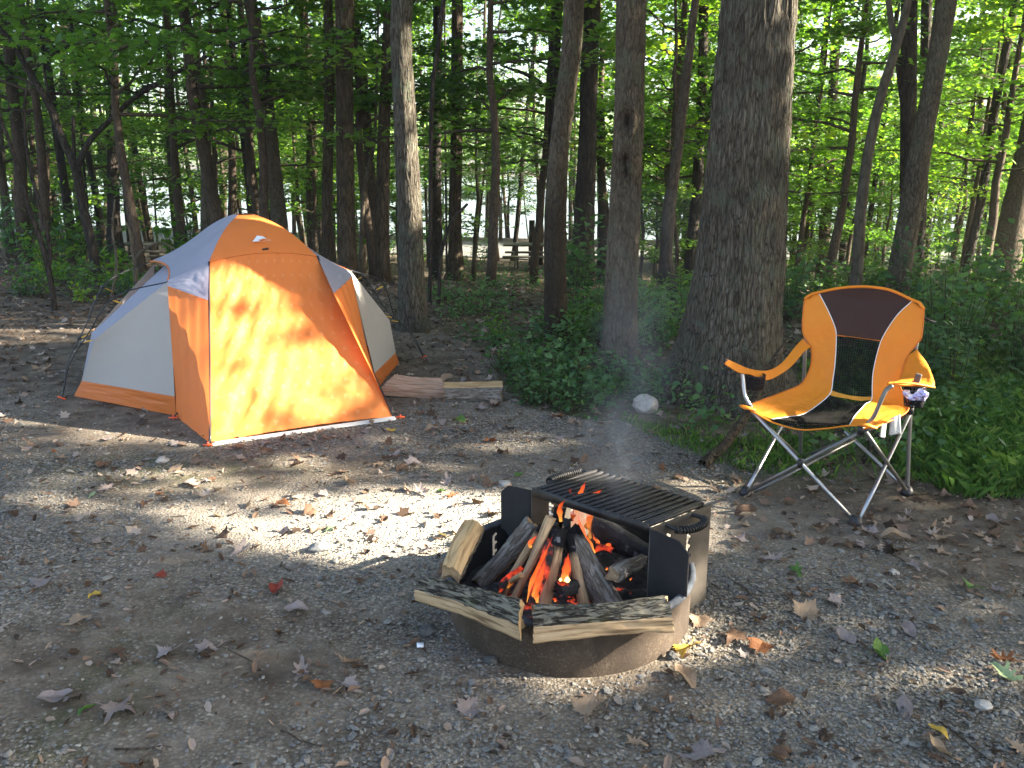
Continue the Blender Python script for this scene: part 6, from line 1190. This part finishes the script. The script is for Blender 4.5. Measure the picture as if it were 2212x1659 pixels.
# glimmering bits, white ash flakes
def mk_flames():
    root = empty('campfire_flames', (.24, 2.78, .05), 'orange flames licking up between the burning logs under the grate', 'flames'); rng = np.random.default_rng(91)
    def fm(nm, col, st, al):
        t = NT(nm); a = t.attr('along'); c = t.co(); cc = t.ramp(t.math('ADD', a, t.math('MULTIPLY', t.math('SUBTRACT', t.noise(c, 40, 3), .5), .4)), [(0, (1.0, .42, .08)), (.35, (1.0, .16, .03)), (1, (.85, .06, .015))]) if col is None else col
        lw = t.n('LayerWeight', {0: .35}, out=1); f = t.math('MULTIPLY', t.math('SUBTRACT', 1.0, lw), t.math('MULTIPLY', t.math('SUBTRACT', 1.15, t.math('MULTIPLY', a, .75)), al), cl=True)
        f = t.math('MULTIPLY', f, t.ramp(t.noise(t.mp(c, (1, 1, .4)), 34, 3), [(.3, .35), (.6, 1)]))
        return t.done(t.n('MixShader', {0: f, 1: t.n('BsdfTransparent'), 2: t.n('Emission', {0: cc, 1: st})}))
    m1 = fm('flame', None, .17, 1.0); m2 = fm('faint_flame', None, .12, .40); m3 = fm('flame_core', (1.0, .62, .20, 1), .6, 1.2)
    def fl(pts, yy, w, mat=m1):
        P = [F2(x, y, yy+.0*i) for i, (x, y) in enumerate(pts)]; P = spline(P, 28); s = np.linspace(0, 1, 28); r = w*.3125*2.9/FPX/2*(np.sin(np.pi*np.clip(s*.85+.12, 0, 1))**.8)*(1-s**3)+.0006; r = r*(1+.18*np.sin(s*17+w)); V, F = tube(P, r, 10, True, .55); mb = MB(); mb.add(V, F, a=np.repeat(s, 10)); return mb.build('flame', mat, root)
    fl([(1068, 480), (1060, 400), (1070, 365), (1098, 330)], 2.86, 40); fl([(1270, 600), (1262, 470), (1290, 370), (1350, 300)], 2.98, 46, m2); fl([(1300, 700), (1265, 650), (1225, 580), (1200, 500), (1190, 430)], 2.90, 60); fl([(1285, 690), (1240, 640), (1205, 560)], 2.90, 40); fl([(1215, 560), (1190, 470), (1175, 400), (1150, 320)], 2.96, 130, m2)
    fl([(1260, 520), (1270, 420), (1290, 340), (1340, 275)], 3.0, 60, m2); fl([(1196, 330), (1212, 265), (1240, 205)], 2.96, 40, m1); fl([(1285, 320), (1310, 290), (1350, 262)], 2.96, 38, m1); fl([(1325, 400), (1335, 350), (1330, 310)], 2.98, 20, m2); fl([(1180, 420), (1170, 340), (1130, 270), (1140, 250)], 2.96, 36, m2)
    fl([(870, 1050), (890, 960), (930, 850), (955, 760), (965, 720)], 2.62, 44); fl([(840, 1040), (860, 930), (900, 820), (960, 700), (1010, 585)], 2.66, 34); fl([(905, 1040), (900, 980), (925, 900)], 2.60, 34, m1)
    fl([(1090, 895), (1100, 840), (1110, 780), (1120, 700)], 2.64, 62); fl([(1115, 900), (1112, 880), (1115, 855)], 2.625, 40, m3); fl([(1066, 892), (1066, 880), (1072, 868)], 2.625, 20, m3); fl([(862, 660), (852, 635), (880, 600), (902, 578)], 2.86, 32); fl([(1325, 650), (1320, 620), (1310, 590)], 2.96, 34); fl([(1385, 660), (1400, 640), (1420, 655)], 2.95, 34); fl([(1340, 525), (1365, 520), (1385, 530)], 3.05, 18); fl([(1335, 620), (1300, 600), (1290, 560)], 3.0, 30); fl([(700, 940), (740, 880), (790, 820)], 2.76, 34, m2)
    fl([(1380, 815), (1388, 805), (1392, 795)], 2.75, 14); fl([(1545, 885), (1555, 875), (1560, 868)], 2.75, 14); fl([(1028, 1035), (1030, 1025), (1028, 1015)], 2.52, 12)
mk_flames()
def mk_smoke():
    t = NT('smoke'); c = t.co(); n_ = t.noise(t.mp(c, (1, 1, .55), (0, 0, 0)), 7.0, 5, .6, .8); g = t.attr('along')
    x = t.n('SeparateXYZ', {0: c}, out=None); ax = t.math('MULTIPLY', x.outputs[2], .10); dx = t.math('SUBTRACT', x.outputs[0], ax); r2 = t.math('ADD', t.math('MULTIPLY', dx, dx), t.math('MULTIPLY', x.outputs[1], x.outputs[1])); rad = t.math('ADD', .15, t.math('MULTIPLY', x.outputs[2], .05))
    fall = t.math('SUBTRACT', 1.0, t.math('DIVIDE', r2, t.math('MULTIPLY', rad, rad)), cl=True); zf = t.ramp(t.math('MULTIPLY', x.outputs[2], .7), [(0.0, 0), (.12, 1), (.45, .5), (1, 0)])
    d = t.math('MULTIPLY', t.math('MULTIPLY', t.ramp(n_, [(.42, 0), (.75, 1)]), fall), t.math('MULTIPLY', zf, 4.2))
    t.done(None, t.n('VolumePrincipled', {'Color': (.80, .86, .95, 1), 'Density': d, 'Anisotropy': .2})); mb = MB(); mb.add(*tube([(0, 0, .0), (.03, 0, .3), (.08, 0, .8), (.14, 0, 1.35)], [.22, .24, .27, .30], 20)); o = mb.build('smoke', t.m, None, (0, 0, 0)); o.location = (.36, 2.98, .17)
    tag(o, 'thin bluish smoke rising from the fire past the grate', None, None, 'stuff')
mk_smoke()
# the two split logs beside the tent
def c3(x, y): return (1500+x*1200/2212)/1.8228, (1380+y*1200/2212)/1.8228
def L3(x, y, yy): return onY(*c3(x, y), yy)
p = GT(*c3(250, 340)); d0 = p[1]+.06
A, B = L3(75, 255, d0-.02), L3(448, 285, d0-.04)
log('split log with a pinkish clean face, left of the two logs beside the tent', A, B, [(-.070, -.060), (.066, -.060), (.074, .004), (.056, .014), (-.026, .078), (-.072, .034)], (0, 0, 1), [M_w3, M_lb, M_w2], (), 'split_log', n=36, sd=41, skew=.8)
p = GT(*c3(670, 375)); d1 = p[1]+.06; A, B = L3(462, 315, d1), L3(878, 318, d1)
log('bark-covered split log, right of the two logs beside the tent', A, B, [(-.058, -.058), (.050, -.060), (.074, -.015), (.066, .028), (.040, .058), (.030, .064), (-.05, .078), (-.070, .02)], (0, 0, 1), [M_w2, M_lb2, M_w2], (1, 2, 3), 'split_log', n=36, sd=42)
# ------------------------------------------------------------------ thin haze in the woodland air
def mk_haze():
    t = NT('haze'); t.done(None, t.n('VolumePrincipled', {'Color': (.88, .93, .96, 1), 'Density': .0014, 'Anisotropy': .3}))
    mb = MB(); v, f = box((0, 180, 4.5), 1000, 500, 27); mb.add(v, f); o = mb.build('haze', t.m, None, (0, 0, 0)); tag(o, 'thin pale haze in the air of the wood', None, None, 'stuff')
mk_haze()

# ------------------------------------------------------------------ labels that tell the many trees and plants of the wood apart
def mk_labels():
    zones = [(-400, 'left of the forked tree'), (165, 'between the forked tree and the tent top'), (515, 'right behind the tent top'), (740, 'between the tent and the dappled trunk'), (885, 'between the dappled and the scorched trunk'), (1205, 'between the scorched and the knotted trunk'),
             (1345, 'between the knotted trunk and the huge oak'), (1600, 'between the huge oak and the camp chair'), (1740, 'above the camp chair'), (2000, 'right of the camp chair'), (2500, None)]
    short = {'tall green understory trees in the wood': 'tall green leafy tree', 'broad green understory trees in the wood': 'broad green leafy tree', 'short dense understory trees in the wood': 'short dense green tree', 'high-crowned slender trees in the wood': 'slender high-crowned green tree',
             'yellow-green understory trees in the wood': 'yellow-green leafy tree', 'low bushy saplings in the wood': 'low bushy sapling', 'tall yellow-green trees in the wood': 'tall yellow-green tree', 'low saplings behind the chair': 'low leafy sapling', 'bushes on the forest floor': 'leafy bush far behind',
             'leafy plants right of the chair': 'broad-leaved plant in the thicket', 'leafy plants behind the chair': 'leafy green plant', 'leafy plants between the trunks': 'leafy undergrowth plant', 'low plants at the foot of the knotted trunk': 'low rounded plant', 'small leafy plants left of the tent': 'small forest floor plant'}
    for k in ('slim', 'stout'):
        for c in ('brown', 'dark', 'grey'): short['%s %s trunks in the wood' % (k, c)] = '%s %s bare trunk' % (k, c)
    od = ['nearest', 'second nearest', 'third nearest', 'fourth nearest', 'fifth nearest', 'sixth nearest', 'seventh nearest', 'eighth nearest', 'ninth nearest', 'tenth nearest']
    bins = {}
    for o in bpy.data.objects:
        g = o.get('group')
        if o.parent is None and g in short:
            X, Y, zc = toPx(np.array(o.location)+[0, 0, .6])
            for i in range(len(zones)-1):
                if zones[i][0] <= X < zones[i+1][0]: bins.setdefault((g, i), []).append((o.location[1], o))
    for (g, i), L_ in bins.items():
        L_.sort(key=lambda q: q[0])
        for k, (y, o) in enumerate(L_):
            where = od[k] if k < len(od) else '%dth nearest' % (k+1)
            o['label'] = '%s %s, %s of its kind there' % (short[g], zones[i][1], where) if len((short[g]+zones[i][1]).split()) < 10 else '%s %s, %s there' % (short[g], zones[i][1], where)
mk_labels()
